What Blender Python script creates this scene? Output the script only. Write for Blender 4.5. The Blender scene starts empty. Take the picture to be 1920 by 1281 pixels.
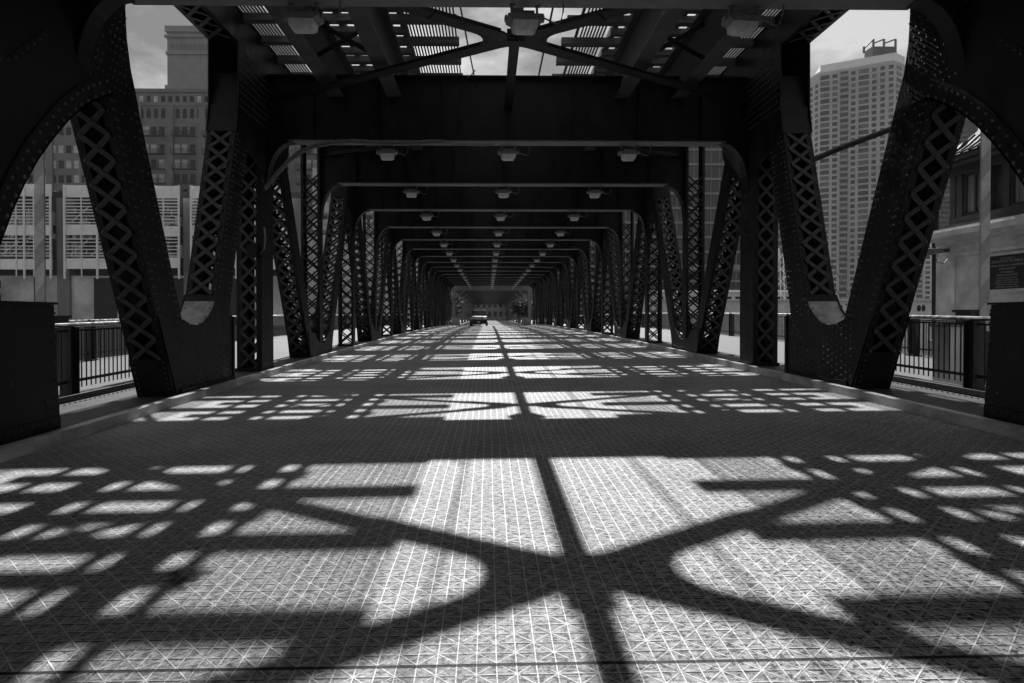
import bpy, math, random
from mathutils import Vector, Matrix
random.seed(7)
C = bpy.context.scene.collection
R = math.radians
# ------------------------------------------------------------------ measures
F = 1240.0; W = 2.9; CX = -0.47; CZ = 1.57; VX = 916.0; VY = 592.0
XI, XO = 5.69, 6.27            # truss inner / outer face
ZB, ZT = 5.665, 7.22            # cross girder bottom / top
D = 5.034; Y0 = 16.02
def rowy(n): return 8.87 if n == -1 else Y0 + D * n
NROW = 16
ROWS = list(range(-1, NROW))
def zr(x, y):
    if y > 91.5: z = 0.165
    else: z = 0.018 * y - 0.000177 * y * y
    return z + 0.010 * (x - CX) * (1 if y < 91.5 else 0)
def wx(px, y): return (px - VX) / F * y + CX
def wz(py, y): return CZ + (VY - py) / F * y
KW = 0.13                       # kerb height
def zs(s, y): return zr(s * 5.6, y) + KW
# ------------------------------------------------------------------ materials
def newmat(name):
    m = bpy.data.materials.new(name); m.use_nodes = True
    nt = m.node_tree; b = nt.nodes['Principled BSDF']
    return m, nt, b
def N(nt, t, **k):
    n = nt.nodes.new(t)
    for a, v in k.items(): setattr(n, a, v)
    return n
def L(nt, a, b): nt.links.new(a, b)
def mathn(nt, op, a, b=None, c=None, clamp=False):
    n = N(nt, 'ShaderNodeMath', operation=op); n.use_clamp = clamp
    for i, v in enumerate((a, b, c)):
        if v is None: continue
        if isinstance(v, (int, float)): n.inputs[i].default_value = v
        else: L(nt, v, n.inputs[i])
    return n.outputs[0]
def grey(name, v, rough=0.6, var=0.25, scale=3.0, metal=0.0, bump=0.0, bscale=40.0, spec=0.35, stretch=(1, 1, 1)):
    m, nt, b = newmat(name)
    tc = N(nt, 'ShaderNodeTexCoord'); mp = N(nt, 'ShaderNodeMapping')
    mp.inputs['Scale'].default_value = stretch
    L(nt, tc.outputs['Object'], mp.inputs['Vector'])
    n1 = N(nt, 'ShaderNodeTexNoise'); n1.inputs['Scale'].default_value = scale
    n1.inputs['Detail'].default_value = 8; n1.inputs['Roughness'].default_value = 0.65
    L(nt, mp.outputs[0], n1.inputs['Vector'])
    rp = N(nt, 'ShaderNodeMapRange'); L(nt, n1.outputs['Fac'], rp.inputs[0])
    rp.inputs[1].default_value = 0.3; rp.inputs[2].default_value = 0.7
    rp.inputs[3].default_value = v * (1 - var); rp.inputs[4].default_value = v * (1 + var)
    cb = N(nt, 'ShaderNodeCombineColor')
    for i in range(3): L(nt, rp.outputs[0], cb.inputs[i])
    L(nt, cb.outputs[0], b.inputs['Base Color'])
    rr = N(nt, 'ShaderNodeMapRange'); L(nt, n1.outputs['Fac'], rr.inputs[0])
    rr.inputs[1].default_value = 0.3; rr.inputs[2].default_value = 0.7
    rr.inputs[3].default_value = max(0.05, rough - 0.12); rr.inputs[4].default_value = min(1, rough + 0.12)
    L(nt, rr.outputs[0], b.inputs['Roughness'])
    b.inputs['Metallic'].default_value = metal
    b.inputs['Specular IOR Level'].default_value = spec
    if bump > 0:
        n2 = N(nt, 'ShaderNodeTexNoise'); n2.inputs['Scale'].default_value = bscale; n2.inputs['Detail'].default_value = 5
        L(nt, mp.outputs[0], n2.inputs['Vector'])
        bp = N(nt, 'ShaderNodeBump'); bp.inputs['Strength'].default_value = bump; bp.inputs['Distance'].default_value = 0.01
        L(nt, n2.outputs['Fac'], bp.inputs['Height']); L(nt, bp.outputs[0], b.inputs['Normal'])
    return m
M = {}
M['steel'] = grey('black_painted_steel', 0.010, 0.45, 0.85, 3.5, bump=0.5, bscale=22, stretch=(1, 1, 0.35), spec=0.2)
M['rivet'] = grey('rubbed_glint_rivet_head', 0.09, 0.35, 0.5, 8, metal=0.5)  # lighter heads: rubbed tops plus sky glints put into the colour
M['stringer'] = grey('bounce_lit_stringer', 0.075, 0.6, 0.5, 3)  # raised tone holds the light bounced up off the deck
M['lace'] = grey('lit_face_lacing', 0.036, 0.55, 0.35, 6, bump=0.2)  # lighter colour paints in the light on the near faces
M['edge'] = grey('chalky_steel_edge', 0.014, 0.5, 0.35, 5, bump=0.2, spec=0.25)
M['flange'] = grey('bounce_lit_flange', 0.20, 0.6, 0.3, 5)  # colour lightened to stand for road bounce on the underside
M['saddle'] = grey('sky_lit_plate', 0.28, 0.4, 0.6, 4, bump=0.2)  # the paleness is sky light painted into the plate
M['ledge'] = grey('dirty_plate_ledge', 0.04, 0.6, 0.45, 4, bump=0.4, bscale=60)
M['kerb'] = grey('worn_kerb', 0.48, 0.6, 0.6, 3.5, bump=0.4, bscale=50, stretch=(1, 0.4, 1))
M['walk'] = grey('pale_concrete_walk', 0.12, 0.8, 0.3, 1.5, bump=0.2)
M['timber'] = grey('old_tie_timber', 0.12, 0.8, 0.5, 5, bump=0.5, stretch=(0.3, 3, 3))
M['slat'] = grey('weathered_slat', 0.10, 0.8, 0.4, 6)
M['rail'] = grey('rail_steel', 0.10, 0.4, 0.3, 6, metal=0.6)
M['lamp'] = grey('lamp_housing', 0.16, 0.5, 0.3, 9)
M['lens'] = grey('dusty_lamp_lens', 0.6, 0.35, 0.25, 12)
M['cable'] = grey('conduit_grey', 0.16, 0.5, 0.3, 9)
M['pipe'] = grey('handrail_pipe', 0.35, 0.28, 0.25, 7, metal=0.8)
M['picket'] = grey('railing_paint', 0.035, 0.45, 0.3, 7)
M['stripe_l'] = grey('gate_arm_white', 0.50, 0.5, 0.2, 5)
M['stripe_d'] = grey('gate_arm_dark', 0.33, 0.5, 0.2, 5)
M['stone'] = grey('limestone', 0.58, 0.85, 0.40, 1.3, bump=0.6, bscale=18)
M['stone_l'] = grey('limestone_ledge', 0.60, 0.85, 0.25, 2.0, bump=0.4, bscale=18)
M['cabin'] = grey('cabin_paint', 0.05, 0.5, 0.3, 4)
M['roofm'] = grey('cabin_roof_metal', 0.03, 0.7, 0.3, 4)
M['plaque'] = grey('bronze_plaque', 0.035, 0.45, 0.3, 8, metal=0.3)
M['letter'] = grey('plaque_lettering', 0.35, 0.4, 0.2, 8, metal=0.3)
M['glass'] = grey('window_glass', 0.035, 0.45, 0.4, 0.8, spec=0.2)
M['glass_l'] = grey('window_glass_blinds', 0.42, 0.5, 0.4, 0.8)
M['curtain'] = grey('curtained_glass', 0.20, 0.35, 0.4, 2, stretch=(6, 6, 0.3))
M['brick'] = grey('weathered_brick', 0.18, 0.9, 0.25, 0.25)
M['brick_l'] = grey('brick_trim', 0.25, 0.9, 0.15, 0.4)
M['iron'] = grey('balcony_iron', 0.05, 0.6, 0.3, 2)
M['conc'] = grey('tower_concrete', 0.64, 0.85, 0.16, 0.05)
M['conc_d'] = grey('raw_concrete', 0.50, 0.9, 0.5, 0.25, bump=0.3, bscale=4)
M['panel'] = grey('site_panel', 0.85, 0.7, 0.15, 0.6)
M['pole'] = grey('scaffold_tube', 0.80, 0.4, 0.15, 1.5)
M['darkhole'] = grey('deep_interior', 0.03, 0.9, 0.4, 0.5)
M['dglass'] = grey('dark_curtain_wall', 0.05, 0.3, 0.6, 0.12, spec=0.4)
M['mull'] = grey('mullion', 0.20, 0.5, 0.2, 1)
M['bark'] = grey('bark', 0.06, 0.9, 0.4, 6)
M['leaf'] = grey('leaf', 0.05, 0.7, 0.6, 2.0)
M['car'] = grey('car_paint_dark', 0.015, 0.3, 0.1, 3, spec=0.4)
M['carg'] = grey('car_glass', 0.02, 0.15, 0.1, 3, spec=0.5)
M['chrome'] = grey('car_chrome', 0.75, 0.15, 0.1, 3, metal=1.0)
M['tyre'] = grey('tyre_rubber', 0.02, 0.9, 0.2, 9)
M['head'] = grey('headlight_glass', 0.85, 0.15, 0.05, 9)
M['white'] = grey('white_cabinet', 0.60, 0.5, 0.15, 3)
M['paper'] = grey('crumpled_paper', 0.65, 0.8, 0.1, 9)
M['barrier'] = grey('barrier_concrete', 0.40, 0.9, 0.2, 2)
M['elst'] = grey('pale_el_paint', 0.17, 0.6, 0.2, 0.8)
M['ground'] = grey('city_ground', 0.16, 0.95, 0.3, 0.05)
M['asphalt'] = grey('asphalt', 0.10, 0.9, 0.3, 1.5, bump=0.3)
M['mark'] = grey('road_paint', 0.7, 0.7, 0.2, 3)
M['roof'] = grey('roof_tar', 0.10, 0.9, 0.3, 0.3)

# water
m, nt, b = newmat('river_water'); M['water'] = m
b.inputs['Base Color'].default_value = (0.02, 0.02, 0.02, 1); b.inputs['Roughness'].default_value = 0.12
tc = N(nt, 'ShaderNodeTexCoord'); n1 = N(nt, 'ShaderNodeTexNoise'); n1.inputs['Scale'].default_value = 0.8; n1.inputs['Detail'].default_value = 5
L(nt, tc.outputs['Object'], n1.inputs['Vector']); bp = N(nt, 'ShaderNodeBump'); bp.inputs['Strength'].default_value = 0.6
L(nt, n1.outputs['Fac'], bp.inputs['Height']); L(nt, bp.outputs[0], b.inputs['Normal'])

# concrete filled steel grid deck
def deckmat():
    m, nt, b = newmat('filled_steel_grid_deck')
    tc = N(nt, 'ShaderNodeTexCoord'); sp = N(nt, 'ShaderNodeSeparateXYZ')
    # a slight wobble so that no bar is perfectly straight
    wn = N(nt, 'ShaderNodeTexNoise'); wn.inputs['Scale'].default_value = 1.7; L(nt, tc.outputs['Object'], wn.inputs['Vector'])
    ws = N(nt, 'ShaderNodeVectorMath', operation='SUBTRACT'); L(nt, wn.outputs['Color'], ws.inputs[0]); ws.inputs[1].default_value = (0.5, 0.5, 0.5)
    wm = N(nt, 'ShaderNodeVectorMath', operation='SCALE'); L(nt, ws.outputs[0], wm.inputs[0]); wm.inputs['Scale'].default_value = 0.010
    wa = N(nt, 'ShaderNodeVectorMath', operation='ADD'); L(nt, tc.outputs['Object'], wa.inputs[0]); L(nt, wm.outputs[0], wa.inputs[1])
    L(nt, wa.outputs[0], sp.inputs[0]); X, Y = sp.outputs[0], sp.outputs[1]
    P = 0.087
    def tri(v, off=0.0):                      # distance to the nearest line, in metres
        u = mathn(nt, 'DIVIDE', v, P); u = mathn(nt, 'ADD', u, off + 1000.0)
        fr = mathn(nt, 'FRACT', u); a = mathn(nt, 'SUBTRACT', fr, 0.5); a = mathn(nt, 'ABSOLUTE', a)
        return mathn(nt, 'MULTIPLY', mathn(nt, 'SUBTRACT', 0.5, a), P)
    def line(dist, w, soft):
        mr = N(nt, 'ShaderNodeMapRange', interpolation_type='SMOOTHSTEP'); L(nt, dist, mr.inputs[0])
        mr.inputs[1].default_value = w; mr.inputs[2].default_value = w + soft
        mr.inputs[3].default_value = 1.0; mr.inputs[4].default_value = 0.0
        return mr.outputs[0]
    lx = line(tri(X), 0.0027, 0.0022)
    ly = line(tri(Y), 0.0022, 0.0022)
    dk = line(tri(Y, 0.11), 0.0035, 0.0022)
    dp = mathn(nt, 'MULTIPLY', mathn(nt, 'ADD', X, Y), 0.5); dm = mathn(nt, 'MULTIPLY', mathn(nt, 'SUBTRACT', X, Y), 0.5)
    ld1 = line(tri(dp), 0.0017, 0.0020); ld2 = line(tri(dm), 0.0017, 0.0020)
    # noise that breaks the thin bars
    nb = N(nt, 'ShaderNodeTexNoise'); nb.inputs['Scale'].default_value = 9; nb.inputs['Detail'].default_value = 4; L(nt, tc.outputs['Object'], nb.inputs['Vector'])
    brk = N(nt, 'ShaderNodeMapRange'); L(nt, nb.outputs['Fac'], brk.inputs[0]); brk.inputs[1].default_value = 0.35; brk.inputs[2].default_value = 0.6
    brk.inputs[3].default_value = 0.4; brk.inputs[4].default_value = 1.0
    ld = mathn(nt, 'MAXIMUM', ld1, ld2); ld = mathn(nt, 'MULTIPLY', ld, brk.outputs[0])
    ly2 = mathn(nt, 'MULTIPLY', ly, mathn(nt, 'MULTIPLY', brk.outputs[0], 0.85))
    # cross and diagonal bars show worn in the middle lanes, buried toward the kerbs
    fade = N(nt, 'ShaderNodeMapRange', interpolation_type='SMOOTHSTEP'); L(nt, mathn(nt, 'ABSOLUTE', mathn(nt, 'SUBTRACT', X, -0.2)), fade.inputs[0])
    fade.inputs[1].default_value = 0.5; fade.inputs[2].default_value = 3.2; fade.inputs[3].default_value = 0.85; fade.inputs[4].default_value = 0.6
    lx = mathn(nt, 'MULTIPLY', lx, fade.outputs[0])
    bars = mathn(nt, 'MAXIMUM', lx, mathn(nt, 'MAXIMUM', mathn(nt, 'MULTIPLY', ld, 1.0), ly2))
    # pits in the fill
    vo = N(nt, 'ShaderNodeTexNoise'); vo.inputs['Scale'].default_value = 30; vo.inputs['Detail'].default_value = 8; vo.inputs['Roughness'].default_value = 0.82
    L(nt, tc.outputs['Object'], vo.inputs['Vector'])
    big = N(nt, 'ShaderNodeTexNoise'); big.inputs['Scale'].default_value = 1.1; big.inputs['Detail'].default_value = 6; L(nt, tc.outputs['Object'], big.inputs['Vector'])
    fine = N(nt, 'ShaderNodeTexNoise'); fine.inputs['Scale'].default_value = 260; fine.inputs['Detail'].default_value = 3; L(nt, tc.outputs['Object'], fine.inputs['Vector'])
    mpp = N(nt, 'ShaderNodeMapping'); mpp.inputs['Scale'].default_value = (26, 34, 1); L(nt, tc.outputs['Object'], mpp.inputs['Vector'])
    pit = N(nt, 'ShaderNodeTexNoise'); pit.inputs['Scale'].default_value = 1.0; pit.inputs['Detail'].default_value = 7; pit.inputs['Roughness'].default_value = 0.7; L(nt, mpp.outputs[0], pit.inputs['Vector'])
    pr = N(nt, 'ShaderNodeMapRange', interpolation_type='SMOOTHSTEP'); L(nt, pit.outputs['Fac'], pr.inputs[0]); pr.inputs[1].default_value = 0.54; pr.inputs[2].default_value = 0.585
    # more pits toward the right lane
    xr = N(nt, 'ShaderNodeMapRange'); L(nt, X, xr.inputs[0]); xr.inputs[1].default_value = -1.0; xr.inputs[2].default_value = 1.5; xr.inputs[3].default_value = 0.45; xr.inputs[4].default_value = 1.0
    pits = mathn(nt, 'MULTIPLY', pr.outputs[0], xr.outputs[0])
    grit = N(nt, 'ShaderNodeTexVoronoi'); grit.inputs['Scale'].default_value = 55; grit.inputs['Randomness'].default_value = 1.0; L(nt, tc.outputs['Object'], grit.inputs['Vector'])
    gs = N(nt, 'ShaderNodeSeparateColor'); L(nt, grit.outputs['Color'], gs.inputs[0])
    base = mathn(nt, 'MULTIPLY_ADD', vo.outputs['Fac'], 1.10, -0.24)
    base = mathn(nt, 'MULTIPLY', base, mathn(nt, 'MULTIPLY_ADD', gs.outputs[0], 0.5, 0.74))
    base = mathn(nt, 'MAXIMUM', base, 0.03)
    base = mathn(nt, 'MULTIPLY_ADD', mathn(nt, 'SUBTRACT', fine.outputs['Fac'], 0.5), 0.30, base)
    base = mathn(nt, 'MULTIPLY', base, mathn(nt, 'MULTIPLY_ADD', big.outputs['Fac'], 0.9, 0.62))
    base = mathn(nt, 'MULTIPLY', base, mathn(nt, 'MULTIPLY_ADD', pits, -0.92, 1.0))
    base = mathn(nt, 'MULTIPLY', base, mathn(nt, 'MULTIPLY_ADD', mathn(nt, 'MULTIPLY', dk, brk.outputs[0]), -0.97, 1.0))
    # panel joints across the deck
    jo = mathn(nt, 'FRACT', mathn(nt, 'ADD', mathn(nt, 'DIVIDE', mathn(nt, 'SUBTRACT', Y, 2.86), 10.07), 100.5))
    jd = mathn(nt, 'MULTIPLY', mathn(nt, 'ABSOLUTE', mathn(nt, 'SUBTRACT', jo, 0.5)), 10.07)
    jl = line(jd, 0.010, 0.006)
    bigw = mathn(nt, 'MULTIPLY_ADD', big.outputs['Fac'], 0.5, 0.62)
    barc = mathn(nt, 'MULTIPLY', mathn(nt, 'MULTIPLY_ADD', fine.outputs['Fac'], 0.3, 0.66), bigw)
    mx = N(nt, 'ShaderNodeMix', data_type='FLOAT'); L(nt, bars, mx.inputs[0]); L(nt, base, mx.inputs[2]); L(nt, barc, mx.inputs[3])
    col = mathn(nt, 'MULTIPLY', mx.outputs[0], mathn(nt, 'MULTIPLY_ADD', jl, -0.92, 1.0))
    # rust or oil stain on the left
    st = N(nt, 'ShaderNodeVectorMath', operation='DISTANCE'); L(nt, wa.outputs[0], st.inputs[0]); st.inputs[1].default_value = (wx(345, 3.83), 3.83, zr(-2, 3.83))
    sn = mathn(nt, 'ADD', st.outputs['Value'], mathn(nt, 'MULTIPLY', mathn(nt, 'SUBTRACT', nb.outputs['Fac'], 0.5), 0.5))
    sm = line(sn, 0.07, 0.07); col = mathn(nt, 'MULTIPLY', col, mathn(nt, 'MULTIPLY_ADD', sm, -0.7, 1.0))
    cb = N(nt, 'ShaderNodeCombineColor')
    for i in range(3): L(nt, col, cb.inputs[i])
    L(nt, cb.outputs[0], b.inputs['Base Color'])
    ro = mathn(nt, 'MULTIPLY_ADD', lx, -0.32, 0.78); L(nt, ro, b.inputs['Roughness'])
    L(nt, mathn(nt, 'MULTIPLY', bars, 0.15), b.inputs['Metallic'])
    h = mathn(nt, 'MULTIPLY_ADD', bars, 0.5, mathn(nt, 'MULTIPLY_ADD', pits, -0.7, mathn(nt, 'MULTIPLY', vo.outputs['Fac'], 0.7)))
    bp = N(nt, 'ShaderNodeBump'); bp.inputs['Strength'].default_value = 1.0; bp.inputs['Distance'].default_value = 0.010
    L(nt, h, bp.inputs['Height']); L(nt, bp.outputs[0], b.inputs['Normal'])
    return m
M['deck'] = deckmat()

# ------------------------------------------------------------------ mesh builder
class MB:
    def __init__(s): s.v = []; s.f = []; s.m = []; s.cur = 0
    def add(s, vs, fs):
        o = len(s.v); s.v += [tuple(v) for v in vs]; s.f += [tuple(i + o for i in f) for f in fs]; s.m += [s.cur] * len(fs); return s
    def box(s, x0, x1, y0, y1, z0, z1):
        x0, x1 = sorted((x0, x1)); y0, y1 = sorted((y0, y1)); z0, z1 = sorted((z0, z1))
        return s.add([(x0, y0, z0), (x1, y0, z0), (x1, y1, z0), (x0, y1, z0), (x0, y0, z1), (x1, y0, z1), (x1, y1, z1), (x0, y1, z1)],
                     [(0, 3, 2, 1), (4, 5, 6, 7), (0, 1, 5, 4), (1, 2, 6, 5), (2, 3, 7, 6), (3, 0, 4, 7)])
    def bar(s, a, b, w, t, n):
        """box along a-b, t thick along n, w wide across"""
        a, b = Vector(a), Vector(b); d = (b - a).normalized(); n = Vector(n); n = (n - d * n.dot(d)).normalized(); u = d.cross(n)
        vs = []
        for p in (a, b):
            for i, j in ((-1, -1), (1, -1), (1, 1), (-1, 1)): vs.append(p + u * (w / 2 * i) + n * (t / 2 * j))
        return s.add(vs, [(3, 2, 1, 0), (4, 5, 6, 7), (0, 1, 5, 4), (1, 2, 6, 5), (2, 3, 7, 6), (3, 0, 4, 7)])
    def prism_x(s, poly, x0, x1):
        """poly in (y,z), extruded along x"""
        n = len(poly); vs = [(x0, y, z) for y, z in poly] + [(x1, y, z) for y, z in poly]
        return s.add(vs, [tuple(range(n)), tuple(reversed(range(n, 2 * n)))] + [(i, i + n, (i + 1) % n + n, (i + 1) % n) for i in range(n)])
    def prism_y(s, poly, y0, y1):
        n = len(poly); vs = [(x, y0, z) for x, z in poly] + [(x, y1, z) for x, z in poly]
        return s.add(vs, [tuple(range(n)), tuple(reversed(range(n, 2 * n)))] + [(i, i + n, (i + 1) % n + n, (i + 1) % n) for i in range(n)])
    def prism_z(s, poly, z0, z1):
        n = len(poly); vs = [(x, y, z0) for x, y in poly] + [(x, y, z1) for x, y in poly]
        return s.add(vs, [tuple(reversed(range(n))), tuple(range(n, 2 * n))] + [(i, (i + 1) % n, (i + 1) % n + n, i + n) for i in range(n)])
    def strip_x(s, pts, x0, x1, t):
        """bent plate: pts in (y,z) swept across x with thickness t upward normal"""
        up = []
        for i, (y, z) in enumerate(pts):
            a = pts[max(0, i - 1)]; c = pts[min(len(pts) - 1, i + 1)]
            dy, dz = c[0] - a[0], c[1] - a[1]; l = math.hypot(dy, dz) or 1
            up.append((y - dz / l * t, z + dy / l * t))
        poly = list(pts) + list(reversed(up)); n = len(pts)
        for i in range(n - 1):
            q = [pts[i], pts[i + 1], up[i + 1], up[i]]; s.prism_x(q, x0, x1)
        return s
    def strip_y(s, pts, y0, y1, t):
        up = []
        for i, (y, z) in enumerate(pts):
            a = pts[max(0, i - 1)]; c = pts[min(len(pts) - 1, i + 1)]
            dy, dz = c[0] - a[0], c[1] - a[1]; l = math.hypot(dy, dz) or 1
            up.append((y - dz / l * t, z + dy / l * t))
        for i in range(len(pts) - 1):
            s.prism_y([pts[i], pts[i + 1], up[i + 1], up[i]], y0, y1)
        return s
    def tube(s, pts, r, n=8):
        pts = [Vector(p) for p in pts]; rings = []
        for i, p in enumerate(pts):
            d = (pts[min(i + 1, len(pts) - 1)] - pts[max(i - 1, 0)]).normalized()
            h = Vector((0, 0, 1)) if abs(d.z) < 0.9 else Vector((1, 0, 0)); u = d.cross(h).normalized(); v = d.cross(u)
            rr = r[i] if isinstance(r, (list, tuple)) else r
            rings.append([p + (u * math.cos(2 * math.pi * k / n) + v * math.sin(2 * math.pi * k / n)) * rr for k in range(n)])
        vs = [q for rg in rings for q in rg]; fs = []
        for i in range(len(pts) - 1):
            for k in range(n): fs.append((i * n + k, i * n + (k + 1) % n, (i + 1) * n + (k + 1) % n, (i + 1) * n + k))
        fs.append(tuple(reversed(range(n)))); fs.append(tuple(range((len(pts) - 1) * n, len(pts) * n)))
        return s.add(vs, fs)
    def rivet(s, p, n, r=0.021, h=0.018):
        p = Vector(p); n = Vector(n).normalized(); a = Vector((0, 0, 1)) if abs(n.z) < 0.9 else Vector((1, 0, 0))
        u = n.cross(a).normalized(); v = n.cross(u); vs = []
        for k in range(6): vs.append(p + (u * math.cos(k * math.pi / 3) + v * math.sin(k * math.pi / 3)) * r)
        for k in range(6): vs.append(p + (u * math.cos(k * math.pi / 3) + v * math.sin(k * math.pi / 3)) * r * 0.6 + n * h * 0.85)
        vs.append(p + n * h)
        fs = [(k, (k + 1) % 6, (k + 1) % 6 + 6, k + 6) for k in range(6)] + [(k + 6, (k + 1) % 6 + 6, 12) for k in range(6)]
        s.cur = 1; s.add(vs, fs); s.cur = 0; return s
    def build(s, name, mat, parent=None):
        me = bpy.data.meshes.new(name); me.from_pydata(s.v, [], s.f); me.update()
        if isinstance(mat, (list, tuple)):
            for q in mat: me.materials.append(q)
            me.polygons.foreach_set('material_index', s.m)
        else:
            me.materials.append(mat)
            if 1 in s.m: me.materials.append(M['rivet']); me.polygons.foreach_set('material_index', s.m)
        o = bpy.data.objects.new(name, me); C.objects.link(o)
        if parent is not None:
            o.parent = parent; p = parent
            M_ = Matrix.Identity(4)
            off = Vector((0, 0, 0))
            while p is not None: off += p.location; p = p.parent
            me.transform(Matrix.Translation(-off))
        return o
def tag(o, label=None, cat=None, group=None, kind=None):
    if label: o['label'] = label
    if cat: o['category'] = cat
    if group: o['group'] = group
    if kind: o['kind'] = kind
    return o
def empty(name, loc, label, cat, group=None):
    o = bpy.data.objects.new(name, None); C.objects.link(o); o.location = loc; o.empty_display_size = 0.2
    return tag(o, label, cat, group)
def copy_tree(o, loc=None, label=None):
    r = o.copy(); C.objects.link(r)
    if loc is not None: r.location = loc
    if label: r['label'] = label
    for ch in list(o.children):
        c = ch.copy(); C.objects.link(c); c.parent = r
        for g in ch.children:
            e = g.copy(); C.objects.link(e); e.parent = c
    return r
def many(name, fns, mat, parent, cap=100):
    """fns nearest first: a part each up to cap, the rest one stuff part"""
    for f in fns[:cap]:
        b_ = MB(); f(b_); b_.build(name, mat, parent)
    if len(fns) > cap:
        b_ = MB()
        for f in fns[cap:]: f(b_)
        tag(b_.build(name + '_rest', mat, parent), kind='stuff')

# ------------------------------------------------------------------ ground, river, road
def sheet(name, xs, ys, zf, mat, kind='structure'):
    b_ = MB(); nx, ny = len(xs), len(ys)
    vs = [(x, y, zf(x, y)) for y in ys for x in xs]
    fs = [(j * nx + i, j * nx + i + 1, (j + 1) * nx + i + 1, (j + 1) * nx + i) for j in range(ny - 1) for i in range(nx - 1)]
    b_.add(vs, fs); o = b_.build(name, mat); return tag(o, kind=kind)
def frange(a, b, s):
    n = int(round((b - a) / s)); return [a + (b - a) * i / n for i in range(n + 1)]
ysb = frange(-16, 91.5, 1.25)
XC = 5.46
sheet('road_deck', [-XC, -2.5, 0, 2.5, XC], ysb, zr, M['deck'])
def slab(name, x0, x1, y0, y1, zf, th, mat, step=1.25):
    ys = frange(y0, y1, step); b_ = MB(); n = len(ys); vs = []
    for y in ys:
        z = zf(y); vs += [(x0, y, z - th), (x1, y, z - th), (x1, y, z), (x0, y, z)]
    fs = [(0, 1, 2, 3), tuple(4 * (n - 1) + i for i in (3, 2, 1, 0))]
    for i in range(n - 1):
        a, c = 4 * i, 4 * i + 4
        fs += [(a + 3, a + 2, c + 2, c + 3), (a + 1, a, c, c + 1), (a + 2, a + 1, c + 1, c + 2), (a, a + 3, c + 3, c)]
    b_.add(vs, fs); return tag(b_.build(name, mat), kind='structure')
for s in (-1, 1):
    def zc(y, s=s): return zs(s, y)
    slab('kerb', min(s * XC, s * 5.60), max(s * XC, s * 5.60), -16, 91.5, lambda y: zc(y) + 0.004, 0.5, M['kerb'])
    slab('plate_ledge', min(s * 5.60, s * 7.0), max(s * 5.60, s * 7.0), -16, 14.0, lambda y: zc(y) - 0.03, 0.4, M['ledge'])
    slab('plate_ledge', min(s * 5.60, s * 6.42), max(s * 5.60, s * 6.42), 14.0, 91.5, lambda y: zc(y) - 0.03, 0.4, M['ledge'])
    slab('sidewalk', min(s * 7.0, s * 11.6), max(s * 7.0, s * 11.6), -16, 14.0, lambda y: zc(y) - 0.01, 0.4, M['walk'])
    slab('sidewalk', min(s * 6.42, s * 11.6), max(s * 6.42, s * 11.6), 14.0, 91.5, lambda y: zc(y) - 0.01, 0.4, M['walk'])
    # outside ledge kerb strip carrying the inner railing
    slab('railing_kerb', min(s * 7.0, s * 7.28), max(s * 7.0, s * 7.28), -16, 14.0, lambda y: zc(y) + 0.07, 0.3, M['ledge'])
# kerb rivets and bolts on the ledge
tag(MB().box(-900, 900, -900, 92, -6.2, -6.0).build('river_water', M['water']), kind='structure')
tag(MB().box(-900, 900, 91.6, 1500, -6.0, 0.10).build('city_ground', M['ground']), kind='structure')
tag(MB().box(-900, -14, -200, -16, -6.1, 0.0).box(14, 900, -200, -16, -6.1, 0).box(-14, 14, -200, -16.02, -6.1, -0.33).build('near_bank', M['ground']), kind='structure')
tag(MB().box(-5.8, 5.8, 91.5, 500, 0.1, 0.165).build('street', M['asphalt']), kind='structure')
for s in (-1, 1):
    tag(MB().box(s * 5.8, s * 12, 91.5, 500, 0.1, 0.30).build('pavement', M['walk']), kind='structure')

# ------------------------------------------------------------------ the bridge
bridge = empty('bridge', (0, 0, 0), 'black riveted steel truss bridge with an elevated railway over the roadway', 'bridge')
def lacing(b_, p0, p1, u, nrm, half, pitch, bw=0.075, t=0.014, rivets=False):
    """crossed lacing bars between p0 and p1 (centre line), across direction u"""
    p0, p1, u = Vector(p0), Vector(p1), Vector(u); ln = (p1 - p0).length; n = max(1, int(round(ln / pitch))); d = (p1 - p0) / n; nr = Vector(nrm)
    for i in range(n):
        a, c = p0 + d * i, p0 + d * (i + 1)
        b_.bar(a - u * half, c + u * half, bw, t, nr)
        b_.bar(a + u * half + nr * t, c - u * half + nr * t, bw, t, nr)
        if rivets:
            for q in (a - u * half, a + u * half): b_.rivet(q + nr * (t * 1.6), nr, 0.024, 0.016)
            b_.rivet((a + c) / 2 + nr * (t * 1.5), nr, 0.022, 0.014)
def edge_rivets(b_, pts, x, nx, off=0.05, step=0.11, r=0.017):
    for (ya, za), (yb, zb) in zip(pts[:-1], pts[1:]):
        l = math.hypot(yb - ya, zb - za); n = max(1, int(l / step))
        ny, nz = -(zb - za) / l * off, (yb - ya) / l * off
        for i in range(n):
            f = (i + 0.5) / n; b_.rivet((x, ya + (yb - ya) * f + ny, za + (zb - za) * f + nz), (nx, 0, 0), r)
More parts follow.
